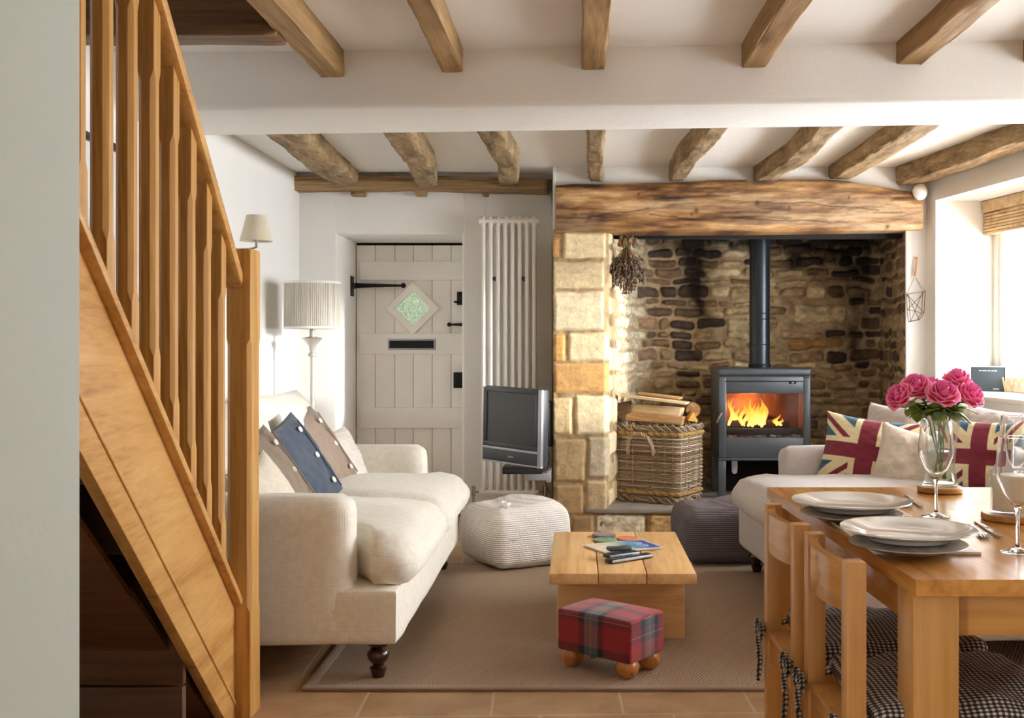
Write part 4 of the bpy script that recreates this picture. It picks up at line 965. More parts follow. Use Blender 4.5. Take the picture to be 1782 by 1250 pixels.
# ------------------------------------------------------------------ radiator
YR = 6.52; zr0, zr1 = Z(862, YR), Z(380, YR); rd = thing('radiator', 'tall white column radiator beside the fireplace pier', 'radiator', (X(884, YR), YR, 0))
xr0 = X(842, YR); nc = 8; pitch = (X(930, YR)-xr0)/(nc-1)
for i in range(nc):
    x = xr0+i*pitch; k = MB()
    for dy in (-0.028, 0.028): k.tube([(x, YR+dy, zr0+0.03), (x, YR+dy, zr1-0.03)], 0.0125, 12)
    for z in (zr0+0.02, zr1-0.02): k.lathe([(0.001, -0.030), (0.016, -0.028), (0.021, -0.012), (0.021, 0.012), (0.016, 0.028), (0.001, 0.030)], n=16, M=T(x, YR, z) @ Matrix.Diagonal((1.0, 2.1, 1, 1)))
    k.build('column', Mx['white_paint'], rd, True, sharp=50)
k = MB()
for z in (zr0+0.02, zr1-0.02): k.tube([(xr0-0.028, YR, z), (xr0+pitch*(nc-1)+0.028, YR, z)], 0.017, 14).tube([(xr0-0.026, YR-0.03, z), (xr0+pitch*(nc-1)+0.026, YR-0.03, z)], 0.016, 14)
k.build('header', Mx['white_paint'], rd, True)
for x in (xr0-0.03, xr0+pitch*(nc-1)+0.03):
    k = MB(); s = -1 if x < xr0 else 1; k.tube([(x-s*0.005, YR, zr0+0.02), (x+s*0.035, YR, zr0+0.02), (x+s*0.035, YR, 0.0)], 0.008, 8); k.tube([(x+s*0.035, YR, zr0-0.005), (x+s*0.035, YR, zr0+0.055)], 0.014, 12); k.build('valve_pipe', Mx['steel'], rd, True)
k = MB()
for i in (1, 5): k.box(xr0+pitch*(i+0.25), xr0+pitch*(i+0.75), YR-0.03, YR+0.13, zr1-0.38, zr1-0.36, 0.002)
k.build('wall_bracket', Mx['dark_grey'], rd, True)

# ------------------------------------------------------------------ television on its arm
pL, pR = at(842, 735, 6.20), at(944, 745, 5.88); dv = pR-pL; dv.z = 0; wT = dv.length; aT = math.atan2(dv.y, dv.x); hT = 0.43
tv = thing('television', 'small black and silver television on a swing arm before the radiator', 'television', ((pL.x+pR.x)/2, (pL.y+pR.y)/2, Z(741, 6.03)), aT)
tv.rotation_euler = (math.radians(0), math.radians(1.5), aT)
w2, h2_ = wT/2, hT/2
MB().box(-w2, w2, 0.004, 0.05, -h2_, h2_, 0.006).box(-w2*0.7, w2*0.7, 0.05, 0.085, -h2_*0.7, h2_*0.7, 0.015).build('casing', Mx['dark_grey'], tv)
k = MB(); frame_bars(k, -w2+0.006, w2-0.028, -h2_+0.085, h2_-0.004, 0.026, -0.008, 0.01, M=Matrix.Identity(4)); k.box(-w2+0.006, w2-0.028, -0.008, 0.01, -h2_+0.004, -h2_+0.068, 0.003)
k.build('bezel', Mx['dark_grey'], tv)
MB().box(-w2+0.032, w2-0.054, -0.002, 0.004, -h2_+0.11, h2_-0.03).build('screen', Mx['screen'], tv)
MB().box(w2-0.028, w2, -0.010, 0.012, -h2_, h2_, 0.004).box(-w2, -w2+0.006, -0.01, 0.012, -h2_, h2_, 0.002).box(-w2+0.005, w2-0.028, -0.010, 0.01, -h2_+0.069, -h2_+0.084, 0.002).box(-w2, w2, -0.009, 0.012, -h2_-0.006, -h2_+0.003, 0.002).build('silver_trim', Mx['silver_paint'], tv)
k = MB()
for i in range(4): k.box(-0.022+i*0.011, -0.014+i*0.011, -0.0095, -0.007, -h2_+0.032, -h2_+0.041, 0.001)
k.build('maker_mark', Mx['silver_paint'], tv)
ar = thing('wall_mount', 'black swing arm and bracket holding the television to the pier', 'wall mount', (-0.17, 6.1, 0.7))
k = MB(); k.box(-0.195, -0.165, 6.26, 6.40, Z(775, 6.3), Z(700, 6.3), 0.004).tube([(-0.20, 6.20, Z(720, 6.1)), (-0.20, 6.20, Z(778, 6.1))], 0.022, 14).box(-0.205, -0.175, 6.18, 6.30, Z(755, 6.1), Z(740, 6.1), 0.004)
k.tube([(-0.20, 6.20, Z(748, 6.1)), (-0.30, 6.13, Z(745, 6.05))], 0.014, 10).box(-0.148-0.045, -0.150, 6.36, 6.42, Z(778, 6.35), Z(698, 6.35), 0.004)
k.build('arm', Mx['black_plastic'], ar, True)
k = MB(); k.tube([(-0.22, 6.1, Z(765, 6.05)), (-0.185, 6.1, Z(790, 6.05)), (-0.19, 6.12, Z(810, 6.1)), (-0.20, 6.15, Z(800, 6.1)), (-0.23, 6.12, Z(815, 6.1))], 0.004, 6).tube([(-0.185, 6.15, Z(760, 6.1)), (-0.165, 6.2, Z(800, 6.1)), (-0.19, 6.25, Z(840, 6.2)), (-0.17, 6.45, Z(862, 6.4))], 0.003, 6)
k.build('cable', Mx['black_plastic'], ar, True)
k = MB().box(-0.30, -0.165, 6.18, 6.27, Z(836, 6.2), Z(823, 6.2), 0.004).box(-0.185, -0.155, 6.20, 6.45, Z(840, 6.2), Z(820, 6.2), 0.004); k.build('shelf_bracket', Mx['silver_paint'], ar, True)
tag(MB().box(X(876, 6.15), X(945, 6.15), 6.05, 6.25, Z(823, 6.12), Z(812, 6.12), 0.006).build('set_top_box', Mx['black_plastic']), 'flat black box under the television', 'set-top box')

# ------------------------------------------------------------------ wood stove
xs0, xs1 = X(1250, 6.74), X(1412, 6.74); yf, yb = 6.74, 7.12; z0s, z1s = Z(797, 6.74), Z(641, 6.74)
sv = thing('wood_stove', 'grey steel wood stove burning in the stone fireplace', 'wood stove', ((xs0+xs1)/2, 6.92, 0.185))
wx0, wx1, wz0, wz1 = X(1264, 6.74), X(1397, 6.74), Z(762, 6.74), Z(685, 6.74)
k = MB(); k.box(xs0, xs0+0.02, yf+0.02, yb, z0s, z1s-0.03, 0.008).box(xs1-0.02, xs1, yf+0.02, yb, z0s, z1s-0.03, 0.008).box(xs0, xs1, yb-0.02, yb, z0s, z1s-0.03, 0.008).box(xs0+0.01, xs1-0.01, yf+0.02, yb, z0s, z0s+0.02).box(xs0+0.01, xs1-0.01, yf+0.02, yb, z1s-0.06, z1s-0.03)
k.box(xs0-0.003, xs1+0.003, yf-0.004, yb, z1s-0.05, z1s, 0.018, seg=4)
k.build('body', Mx['stove'], sv, True)
k = MB(); zt2 = z1s-0.055
k.box(xs0+0.002, wx0, yf-0.006, yf+0.03, z0s+0.002, zt2, 0.006).box(wx1, xs1-0.002, yf-0.006, yf+0.03, z0s+0.002, zt2, 0.014, seg=3).box(wx0-0.004, wx1+0.004, yf-0.004, yf+0.028, wz1, zt2, 0.003).box(wx0-0.004, wx1+0.004, yf-0.004, yf+0.028, z0s+0.002, wz0, 0.003)
dr = k.build('door', Mx['stove'], sv, True)
k = MB().box(wx0-0.01, wx1+0.0, yf-0.0075, yf-0.003, Z(664.5, 6.74), Z(663, 6.74)); k.box(X(1373, 6.74), X(1385, 6.74), yf-0.009, yf, Z(668, 6.74), Z(664, 6.74), 0.001)
k.build('vent_slot', Mx['soot'], dr)
MB().box(X(1377, 6.74), X(1381, 6.74), yf-0.011, yf-0.008, Z(667, 6.74), Z(665, 6.74)).build('vent_slider', Mx['silver_paint'], dr)
MB().box(wx0, wx1, yf+0.008, yf+0.012, wz0, wz1).build('glass_pane', Mx['pane'], dr)
MB().tube([(xs0-0.012, yf-0.02, Z(735, 6.74)), (xs0+0.0, yf-0.035, Z(728, 6.74)), (xs0+0.016, yf-0.03, Z(719, 6.74)), (xs0+0.016, yf, Z(719, 6.74))], 0.007, 10).build('handle', Mx['steel'], dr)
fb = MB(); fb.box(wx0-0.03, wx1+0.03, yf+0.28, yf+0.30, wz0-0.04, wz1+0.05).box(wx0-0.05, wx0-0.03, yf+0.03, yf+0.3, wz0-0.04, wz1+0.05).box(wx1+0.03, wx1+0.05, yf+0.03, yf+0.3, wz0-0.04, wz1+0.05).box(wx0-0.03, wx1+0.03, yf+0.03, yf+0.3, wz0-0.05, wz0-0.03).box(wx0-0.03, wx1+0.03, yf+0.03, yf+0.3, wz1+0.03, wz1+0.05)
fb.build('firebox_lining', plain('firebrick_lining', c(96, 58, 38), 0.95, var=0.3, bmp=0.4, bscale=20), sv, True)
k = MB().box(wx0, wx1, yf+0.03, yf+0.05, wz0+0.015, wz0+0.055, 0.004); k.build('log_guard', Mx['black_iron'], sv, True)
ash = MB(); g = np.linspace(0, 1, 40); 
rg = random.Random(2)
for i in range(60): ash.ball((rg.uniform(wx0+0.01, wx1-0.01), rg.uniform(yf+0.02, yf+0.06), wz0+rg.uniform(-0.02, 0.012)), rg.uniform(0.008, 0.016), 6, sz=(1.5, 1, 0.7))
tag(ash.build('ash', plain('grey_ash', c(120, 108, 98), 1.0, var=0.3), None), 'grey ash along the bottom of the stove window', 'ash', kind='stuff')
# legs, shelf and a black sheet standing in for the shade under the stove
k = MB().box(xs0, xs1, yf-0.002, yb, z0s-0.018, z0s-0.001, 0.003); k.build('base_plate', Mx['stove'], sv, True)
for x in (xs0, xs1-0.05): MB().box(x, x+0.05, yf+0.005, yf+0.055, 0.186, z0s-0.018, 0.004).build('leg', Mx['stove'], sv, True); MB().box(x, x+0.05, yb-0.06, yb-0.01, 0.186, z0s-0.018, 0.004).build('leg', Mx['stove'], sv, True)
MB().box(xs0+0.05, xs1-0.05, yb-0.04, yb-0.03, 0.186, z0s-0.018).build('under_shade_sheet', Mx['soot'], sv, True)
k = MB().box(X(1273, 6.8), X(1283, 6.8), 6.79, 6.795, Z(818, 6.8), Z(800, 6.8), 0.001).lathe([(0.017, -0.003), (0.017, 0.003)], n=20, M=T(X(1278, 6.8), 6.792, Z(820, 6.8)) @ Matrix.Rotation(math.pi/2, 4, 'X')); k.build('air_control_tab', Mx['silver_paint'], sv, True)
# flue
xf_, yfl = X(1322, 6.93), 6.93; fp = thing('flue_pipe', 'black enamel flue pipe rising from the wood stove', 'flue pipe', (xf_, yfl, z1s))
MB().lathe([(0.066, z1s-0.002), (0.066, 2.05)], xf_, yfl, 0, 36).build('pipe', Mx['pipe'], fp, True)
for z in (Z(546, yfl), Z(600, yfl), Z(556, yfl)): MB().lathe([(0.066, z-0.003), (0.0675, z-0.003), (0.0685, z), (0.0675, z+0.003), (0.066, z+0.003), (0.066, z-0.003)], xf_, yfl, 0, 36).build('pipe_seam', Mx['pipe'], fp, True)
MB().lathe([(0.066, z1s), (0.072, z1s), (0.074, z1s+0.02), (0.067, z1s+0.024), (0.066, z1s)], xf_, yfl, 0, 36).build('pipe_collar', Mx['pipe'], fp, True)
# burning logs and flames
rg = random.Random(6)
bark = plain('charred_log', c(58, 36, 24), 0.95, var=0.5, nscale=30, bmp=0.8, bscale=50)
for i, (x, z, L_, a) in enumerate(((1.07, 0.665, 0.26, 0.2), (1.22, 0.655, 0.30, -0.15), (1.14, 0.70, 0.24, 0.5))):
    k = MB(); pts = [(-L_/2+L_*j/8, rg.uniform(-0.006, 0.006), rg.uniform(-0.004, 0.004)) for j in range(9)]; k.tube(pts, [0.035+rg.uniform(-0.005, 0.004) for _ in pts], 12)
    o = k.build('burning_log', bark); o.location = (x, yf+0.13+0.04*i, z-0.02); o.rotation_euler = (0, 0.1*i-0.1, a)
    tag(o, ['charred log lying left in the stove fire', 'charred log lying right in the stove fire', 'charred log crossing on top in the stove fire'][i], 'log', 'logs burning in the stove', 'thing')
m, nt, b = mat('flame'); nt.nodes.remove(b); out = nt.nodes['Material Output']; a = N(nt, 'ShaderNodeAttribute'); a.attribute_name = 'Col'
em = N(nt, 'ShaderNodeEmission'); nt.links.new(a.outputs['Color'], em.inputs[0]); em.inputs[1].default_value = 2.0; tr = N(nt, 'ShaderNodeBsdfTransparent'); mx_ = N(nt, 'ShaderNodeMixShader')
lw = N(nt, 'ShaderNodeLayerWeight'); lw.inputs[0].default_value = 0.25; fac = math_(nt, 'SUBTRACT', 1.0, lw.outputs['Facing']); nf = noise(nt, coords(nt, (1, 1, 0.35)), 28, 3, 0.6)
fac = math_(nt, 'MULTIPLY', fac, math_(nt, 'MULTIPLY', nf, 1.3))
nt.links.new(fac, mx_.inputs[0]); nt.links.new(tr.outputs[0], mx_.inputs[1]); nt.links.new(em.outputs[0], mx_.inputs[2]); nt.links.new(mx_.outputs[0], out.inputs[0])
fm = MB(); rg = random.Random(9)
def tongue(x, y, z, w_, h_, lean):
    n = 12; pts = []; rs = []
    for j in range(15):
        t = j/14; pts.append((x+lean*t*t+0.012*math.sin(t*7+x*50), y+0.008*math.sin(t*5+x*30), z+h_*t)); rs.append(max(0.0006, w_*(math.sin(math.pi*min(1, 0.16+t*0.84))**0.8)*(1-0.45*t)))
    b0 = len(fm.v); fm.tube(pts, rs, n)
    for j in range(15):
        t = j/14; lo = np.array([1.0, 0.62, 0.16]); md = np.array([1.0, 0.33, 0.035]); hi = np.array([0.85, 0.13, 0.01]); cc_ = lo*(1-t*2)+md*t*2 if t < 0.5 else md*(2-2*t)+hi*(2*t-1)
        for q in range(n): fm.c[b0+j*n+q] = (*cc_, 1)
zf = Z(740, 6.8)
for i in range(15):
    px = 1270+i*4.4+rg.uniform(-2, 2); hpx = {0: 48, 1: 52, 2: 44, 3: 32, 4: 36}.get(i, rg.uniform(38, 52)); yy = yf+rg.uniform(0.05, 0.16)
    tongue(X(px, 6.83), yy, zf+rg.uniform(-0.02, 0.0), rg.uniform(0.014, 0.024), hpx*6.83/F*0.95, rg.uniform(-0.012, 0.012))
for px, hpx in ((1349, 14), (1354, 20), (1359, 12)): tongue(X(px, 6.83), yf+0.09, zf-0.005, 0.010, hpx*6.83/F, 0.0)
tag(fm.build('flames', m), 'orange flames burning behind the stove glass', 'fire', kind='stuff')
for o in bpy.data.objects:
    if o.name.startswith('burning_log'): pass
ld = bpy.data.lights.new('fire_glow', 'POINT'); ld.energy = 5; ld.color = (1.0, 0.42, 0.12); ld.shadow_soft_size = 0.06; lo = bpy.data.objects.new('fire_glow', ld); COL.objects.link(lo); lo.location = (X(1305, 6.83), yf+0.18, Z(712, 6.83))

# ------------------------------------------------------------------ wicker basket
bA = Vector((X(1184, 6.44), 6.44, 0)); bL = Vector((X(1053, 6.70), 6.70, 0)); e1 = (bL-bA); Lb = e1.length; e1.normalize(); e2 = Vector((-e1.y, e1.x, 0)); e2 = e2 if e2.y > 0 else -e2; Wb = 0.36
bk = thing('log_basket', 'large square wicker log basket with rope-twist bands on the hearth', 'basket', (bA.x, bA.y, 0.186)); hb = 0.50
def ringpt(u, z):
    # u in 0..1 round the perimeter with rounded corners
    sc_ = 0.965+0.035*min(1, z/0.15); a_, b_ = Lb/2*sc_, Wb/2*sc_; th = 2*math.pi*u; e_ = 0.2
    cx_ = math.copysign(abs(math.cos(th))**e_, math.cos(th))*a_; cy_ = math.copysign(abs(math.sin(th))**e_, math.sin(th))*b_
    base = bA+e1*(Lb/2)+e2*(Wb/2); return base+e1*cx_+e2*cy_, e1*(cx_/a_)+e2*(cy_/b_)
# equalise parameter
us_ = np.linspace(0, 1, 4000); pp = np.array([ringpt(u, 0.3)[0][:2] for u in us_]); dl = np.concatenate([[0], np.cumsum(np.hypot(*np.diff(pp, axis=0).T))]); PER = dl[-1]
def ring(s, z, off=0.0):
    u = float(np.interp((s % 1)*PER, dl, us_)); p, n_ = ringpt(u, z); n_.normalize(); return Vector((p.x, p.y, 0))+n_*off+Vector((0, 0, 0.187+z))
NSt = 32; wick = MB(); rng = random.Random(3)
wc = [c(178, 160, 134), c(156, 134, 108), c(196, 182, 158), c(128, 104, 78), c(168, 146, 118), c(206, 192, 168)]
nrow = 36; z = 0.055; zs_ = []
while z < hb-0.085: zs_.append(z); z += 0.0114
for r, z in enumerate(zs_):
    pts = [ring(q/(NSt*4), z, 0.0052*math.cos(math.pi*(q/4+r))) for q in range(NSt*4)]
    wick.tube(pts, 0.0048, 5, col=rng.choice(wc), closed=True)
wick.build('weave', Mx['attr_bits'], bk, True, sharp=180)
stk = MB()
for q in range(NSt): stk.tube([ring((q+0.0)/NSt, zz, 0) for zz in (0.01, 0.15, 0.3, hb-0.01)], 0.0034, 5, col=rng.choice(wc))
stk.build('stakes', Mx['attr_bits'], bk, True, sharp=180)
def twist(z, name, rad, cols_):
    k = MB()
    for s in range(3):
        pts = [ring(q/360, z, 0.006+rad*0.7*math.cos(q/360*2*math.pi*34+s*2.09))+Vector((0, 0, rad*0.7*math.sin(q/360*2*math.pi*34+s*2.09))) for q in range(360)]
        k.tube(pts, rad*0.75, 6, col=cols_[s % len(cols_)], closed=True)
    k.build(name, Mx['attr_bits'], bk, True, sharp=180)
twist(hb-0.075, 'twisted_band', 0.010, [c(176, 142, 84), c(150, 116, 66), c(190, 158, 100)]); twist(0.062, 'twisted_band', 0.009, [c(176, 142, 84), c(150, 116, 66), c(190, 158, 100)])
for z0_ in (hb-0.045, 0.018):
    k = MB()
    for s in range(5):
        pts = [ring(q/240, z0_+0.016*math.sin(q/240*2*math.pi*15+s*1.26)+s*0.002, 0.004+0.007*math.cos(q/240*2*math.pi*15+s*1.26)) for q in range(240)]
        k.tube(pts, 0.005, 5, col=wc[s], closed=True)
    k.build('braided_rim', Mx['attr_bits'], bk, True, sharp=180)
hp = []
for j in range(60):
    t = j/59; a_ = math.pi*t; sx2 = 0.205*0+math.cos(a_)*0.088; hz = hb-0.20+math.sin(a_)**0.7*0.13
    base = bA+e1*(Lb*0.50+sx2)-e2*(0.018+0.03*math.sin(a_)); hp.append(Vector((base.x, base.y, 0.186+hz)))
k = MB()
for s in range(3): k.tube([p_+Vector((0.007*math.cos(i*0.55+s*2.09), 0, 0.007*math.sin(i*0.55+s*2.09))) for i, p_ in enumerate(hp)], 0.006, 6, col=wc[(s*2) % 6])
k.build('handle', Mx['attr_bits'], bk, True, sharp=180)
# timber in the basket
pale_w = [wood('split_log_pale', c(180, 150, 108), c(214, 190, 150), c(232, 214, 180), 'x', 0.9, k=1.4, bmp=0.5), wood('split_log_warm', c(150, 108, 62), c(190, 148, 98), c(214, 180, 130), 'x', 0.9, k=1.4, bmp=0.5)]
zt_b = 0.186+hb; ea = math.atan2(-e1.y, -e1.x)
def logp(label, px0, px1, py0, py1, Y, mt, dz=0.0, roll=0.0, thk=0.10, name='firewood'):
    a_ = at(px0, py0, Y); b_ = at(px1, py1, Y); L_ = (b_-a_).length; k = MB()
    h_ = thk; k.box(-L_/2, L_/2, -0.045, 0.045, -h_/2, h_/2, 0.006)
    k.v = [(p_[0]+0.004*math.sin(p_[2]*90), p_[1]*(1+0.25*math.sin(p_[0]*9)), p_[2]+0.004*math.sin(p_[0]*23)) for p_ in k.v]
    o = k.build(name, mt); mid = (a_+b_)/2; o.location = mid; o.rotation_euler = (roll, -math.atan2(b_.z-a_.z, b_.x-a_.x), ea*0.6); return tag(o, label, 'firewood', 'split logs in the wicker basket', 'thing')
logp('thin pale board lying highest across the basket of logs', 1078, 1198, 690, 700, 6.60, pale_w[0], thk=0.016)
logp('pale split log just under the top board', 1092, 1188, 713, 716, 6.66, pale_w[0], thk=0.055)
logp('pale log resting on the basket rim in front', 1090, 1192, 726, 730, 6.62, pale_w[1], thk=0.05)
logp('second thin board tilted behind the top one', 1110, 1186, 685, 693, 6.74, pale_w[1], thk=0.016)
logp('dark ended log standing at the left of the basket', 1070, 1100, 716, 712, 6.70, wood('dark_bark_log', c(58, 42, 28), c(96, 74, 52), c(130, 104, 76), 'x', 0.95, bmp=0.8), thk=0.10)
k = MB().tube([(0, -0.09, 0), (0, 0.09, 0)], [0.045, 0.042], 14); o = k.build('firewood', wood('round_log', c(90, 64, 40), c(150, 112, 70), c(196, 160, 110), 'y', 0.9, bmp=0.6)); o.location = at(1204, 712, 6.75); tag(o, 'round log end showing at the right of the basket', 'firewood', 'split logs in the wicker basket', 'thing')
o = MB().prism([(-0.03, -0.025), (0.035, -0.03), (0.005, 0.03)], -0.08, 0.08, 'y').build('firewood', plain('bright_yellow_split_wood', c(226, 178, 84), 0.8)); o.location = at(1203, 724, 6.62); tag(o, 'bright yellow split wedge beside the round log', 'firewood', 'split logs in the wicker basket', 'thing')
o = MB().tube([(0, 0, 0), (0.10, 0.0, 0.006)], 0.014, 10).build('kindling_stick', pale_w[1]); o.location = at(1030, 877, 6.42)+Vector((0, 0, 0.004)); tag(o, 'short stick lying on the hearth left of the basket', 'kindling', kind='thing')

# ------------------------------------------------------------------ dried flowers
df = thing('dried_flower_bunch', 'dried lavender bunch hanging upside down from the mantel', 'dried flowers', (X(1094, 6.3), 6.3, Z(410, 6.3)))
tie = at(1091, 428, 6.45); rng = random.Random(8); sm = MB(); bd = MB()
for i in range(190):
    u = rng.gauss(0, 1); v_ = rng.gauss(0, 1); tgt = at(1089+np.clip(u, -2, 2)*17, rng.uniform(462, 512)-abs(u)*6, 6.45)+Vector((0, np.clip(v_, -2, 2)*0.035, 0))
    mid = tie.lerp(tgt, 0.5)+Vector((0, 0, 0.012)); col = rng.choice([c(150, 118, 84), c(120, 92, 66), c(176, 146, 104), c(104, 84, 52)])
    up_ = tie+Vector((rng.uniform(-0.05, 0.05), rng.uniform(-0.02, 0.02), rng.uniform(0.03, 0.075)))
    sm.tube([up_, tie+Vector((rng.uniform(-0.008, 0.008), rng.uniform(-0.008, 0.008), 0)), mid, tgt], 0.0013, 4, col=col)
    for j in range(8):
        q = tgt.lerp(mid, j*0.085)+Vector((rng.uniform(-0.006, 0.006), rng.uniform(-0.006, 0.006), rng.uniform(-0.006, 0.006)))
        bd.ball(q, rng.uniform(0.0035, 0.0062), 5, col=rng.choice([c(112, 96, 88), c(92, 76, 64), c(140, 118, 98), c(84, 70, 68), c(162, 140, 112)]), sz=(1, 1, 1.5))
for v2 in range(26):
    a_ = tie+Vector((rng.uniform(-0.05, 0.06), rng.uniform(-0.02, 0.02), rng.uniform(0.0, 0.06))); bd.ball(a_, rng.uniform(0.006, 0.012), 5, col=rng.choice([c(150, 112, 72), c(110, 96, 60), c(176, 130, 96)]), sz=(1, 0.4, 1.6))
sm.build('stems', Mx['attr_bits'], df, True, sharp=180); bd.build('buds', Mx['attr_bits'], df, True, sharp=180)
k = MB().lathe([(0.014, -0.008), (0.017, 0), (0.014, 0.008)], tie.x, tie.y, tie.z, 14).tube([tie, tie+Vector((0, -0.03, 0.06)), Vector((tie.x, 6.36, Z(402, 6.36)))], 0.002, 5)
k.build('twine', plain('green_twine', c(52, 84, 48), 0.8), df, True)

# ------------------------------------------------------------------ bits on the right wall
ps = at(1601, 334, 6.27); sn_ = thing('motion_sensor', 'round white sensor in the corner above the mantel end', 'sensor', ps)
MB().ball((0, 0, 0), 0.044, 16, sz=(1, 0.75, 1.15)).build('lens_dome', Mx['china'], sn_); MB().lathe([(0.036, 0), (0.034, 0.05)], n=24, M=T(0.0, 0.0, 0) @ Matrix.Rotation(-math.pi/2, 4, 'X')).build('mount', Mx['white_paint'], sn_)
YO = 6.33; orn = thing('hanging_ornament', 'copper wire prism ornament hanging on the wall strip', 'wall ornament', at(1592, 470, YO))
MB().tube([at(1596, 449, YO), at(1592.5, 480, YO)], [0.004, 0.007], 8).tube([at(1596, 449, YO)+Vector((0, 0.02, 0)), at(1596, 449, YO)], 0.005, 8).build('wooden_peg', Mx['ball_wood'], orn, True)
k = MB(); MB2 = None; aP = [at(1577, 512, YO), at(1605, 508, YO), at(1603, 545, YO), at(1595, 557, YO), at(1580, 560, YO), at(1578, 540, YO)]; bP = [p_+Vector((0, -0.05, 0)) for p_ in aP]; hang = at(1592, 482, YO)
aP = [p_+Vector((0, -0.008, 0)) for p_ in aP]
for L_ in (aP, bP):
    for i in range(6): k.tube([L_[i], L_[(i+1) % 6]], 0.0021, 5)
for i in range(6): k.tube([aP[i], bP[i]], 0.0021, 5)
for i, j in ((0, 2), (1, 4), (5, 1), (0, 3), (2, 5)): k.tube([aP[i], bP[j]], 0.0019, 5)
k.tube([hang, aP[0]], 0.0012, 5).tube([hang, aP[1]], 0.0012, 5).tube([hang, bP[1]], 0.0012, 5)
k.build('wire_frame', plain('copper_wire', c(84, 54, 40), 0.5), orn, True)
# bamboo blind at the window head
bb = MB(); sl = wood('bamboo_slats', c(150, 116, 72), c(186, 152, 104), c(208, 180, 134), 'x', 0.6)
bl = thing('roller_blind', 'rolled-up bamboo blind at the top of the window', 'blind', MR @ Vector((1.0, 0.33, 1.9)))
t0_, t1_ = W1[0]+0.004, W1[1]-0.02
MB().box(t0_, t1_, 0.285, 0.352, ZW-0.07, ZW-0.004, 0.004, M=MR).build('headrail', sl, bl, True)
for i in range(7): bb.box(t0_, t1_, 0.30-0.004*(i % 2), 0.348+0.003*(i % 2), ZW-0.075-(i+1)*0.018, ZW-0.075-i*0.018-0.002, 0.004, M=MR)
bb.build('folded_slats', sl, bl, True)
# sign and letters on the sill
sg = thing('chalkboard_sign', 'small dark framed sign standing on the window sill', 'sign', (X(1719, 6.2), 6.2, ZS+0.03))
dS = (Vector((X(1748, 6.16), 6.16, 0))-Vector((X(1688, 6.24), 6.24, 0))); aS = math.atan2(dS.y, dS.x); sg.rotation_euler = (math.radians(-6), 0, aS); wS = dS.length/2; hSg = 0.143
MB().box(-wS, wS, 0, 0.012, 0, hSg, 0.002).build('board', plain('slate_board', c(58, 68, 76), 0.6, var=0.05), sg)
k = MB(); rg = random.Random(4)
x = -wS+0.045
for wd_ in (4, 7, 5, 8):
    for i in range(wd_): k.box(x, x+0.0022, -0.0008, 0, hSg-0.024-rg.uniform(0, 0.0015), hSg-0.019); x += 0.0034
    x += 0.004
k.box(wS-0.05, wS-0.047, -0.0008, 0, hSg-0.028, hSg-0.016); x = wS-0.065
for i in range(7): k.box(x, x+0.0035, -0.0008, 0, 0.012, 0.018+rg.uniform(-0.001, 0.002)); x += 0.0048
k.build('chalk_lettering', Mx['white_paint'], sg)
MB().box(-wS-0.006, -wS, -0.004, 0.014, -0.001, hSg+0.004, 0.001).box(wS, wS+0.008, -0.004, 0.014, -0.001, hSg+0.004, 0.001).box(-wS, wS, -0.004, 0.014, hSg, hSg+0.005, 0.001).build('frame', Mx['white_paint'], sg)
ltm = plain('whitewashed_letter_wood', c(176, 148, 104), 0.6)
def letter(strokes, px, Y, label):
    t = MB()
    for (x0, z0, x1, z1) in strokes:
        d = Vector((x1-x0, 0, z1-z0)); n_ = Vector((-d.z, 0, d.x)).normalized()*0.0048
        t.prism([(x0-n_.x, z0-n_.z), (x1-n_.x, z1-n_.z), (x1+n_.x, z1+n_.z), (x0+n_.x, z0+n_.z)], 0, 0.016, 'y')
    o = t.build('wooden_letter', ltm, smooth=False); o.location = (X(px, Y), Y, ZS+0.036); o.rotation_euler = (0, 0, -0.3); return tag(o, label, 'letter', 'wooden letters on the sill', 'thing')
letter([(-0.032, 0.082, -0.017, 0), (-0.017, 0, 0, 0.066), (0, 0.066, 0.017, 0), (0.017, 0, 0.032, 0.082)], 1756, 6.0, 'white wooden letter W on the window sill')
letter([(-0.018, 0.082, 0, 0.04), (0.018, 0.082, 0, 0.04), (0, 0.042, 0, 0.0)], 1774, 5.92, 'white wooden letter Y on the window sill')
# ------------------------------------------------------------------ dining table
ZT = 0.75; dt = thing('dining_table', 'golden oak dining table laid for a meal at the right', 'dining table', (1.05, 2.5, 0))
def TE(Y): return 0.611-0.042*(Y-1.92)     # left edge of the top
y0t, y1t, th_ = 1.92, 3.142, 0.030
skew = Matrix(((1, -0.042, 0, 0.611+0.042*1.92), (0, 1, 0, 0), (0, 0, 1, 0), (0, 0, 0, 1)))
for i in range(5): MB().box(0.0+i*0.17+0.0002, (i+1)*0.17-0.0002, y0t, y1t, ZT-th_, ZT, 0.0, M=skew).build('top_board', Mx['table'], dt, True)
MB().box(0.06, 0.79, y0t+0.05, y0t+0.072, ZT-th_-0.085, ZT-th_, 0.002, M=skew).build('apron', Mx['table_x'], dt, True)
MB().box(0.06, 0.79, y1t-0.072, y1t-0.05, ZT-th_-0.085, ZT-th_, 0.002, M=skew).build('apron', Mx['table_x'], dt, True)
for x in (0.035, 0.793): MB().box(x, x+0.022, y0t+0.09, y1t-0.09, ZT-th_-0.085, ZT-th_, 0.002, M=skew).build('apron', Mx['table'], dt, True)
for x in (0.004, 0.762):
    for y in (y0t+0.025, y1t-0.11): MB().box(x, x+0.085, y, y+0.085, 0.001, ZT-th_, 0.003, M=skew).build('leg', Mx['table_z'], dt, True)

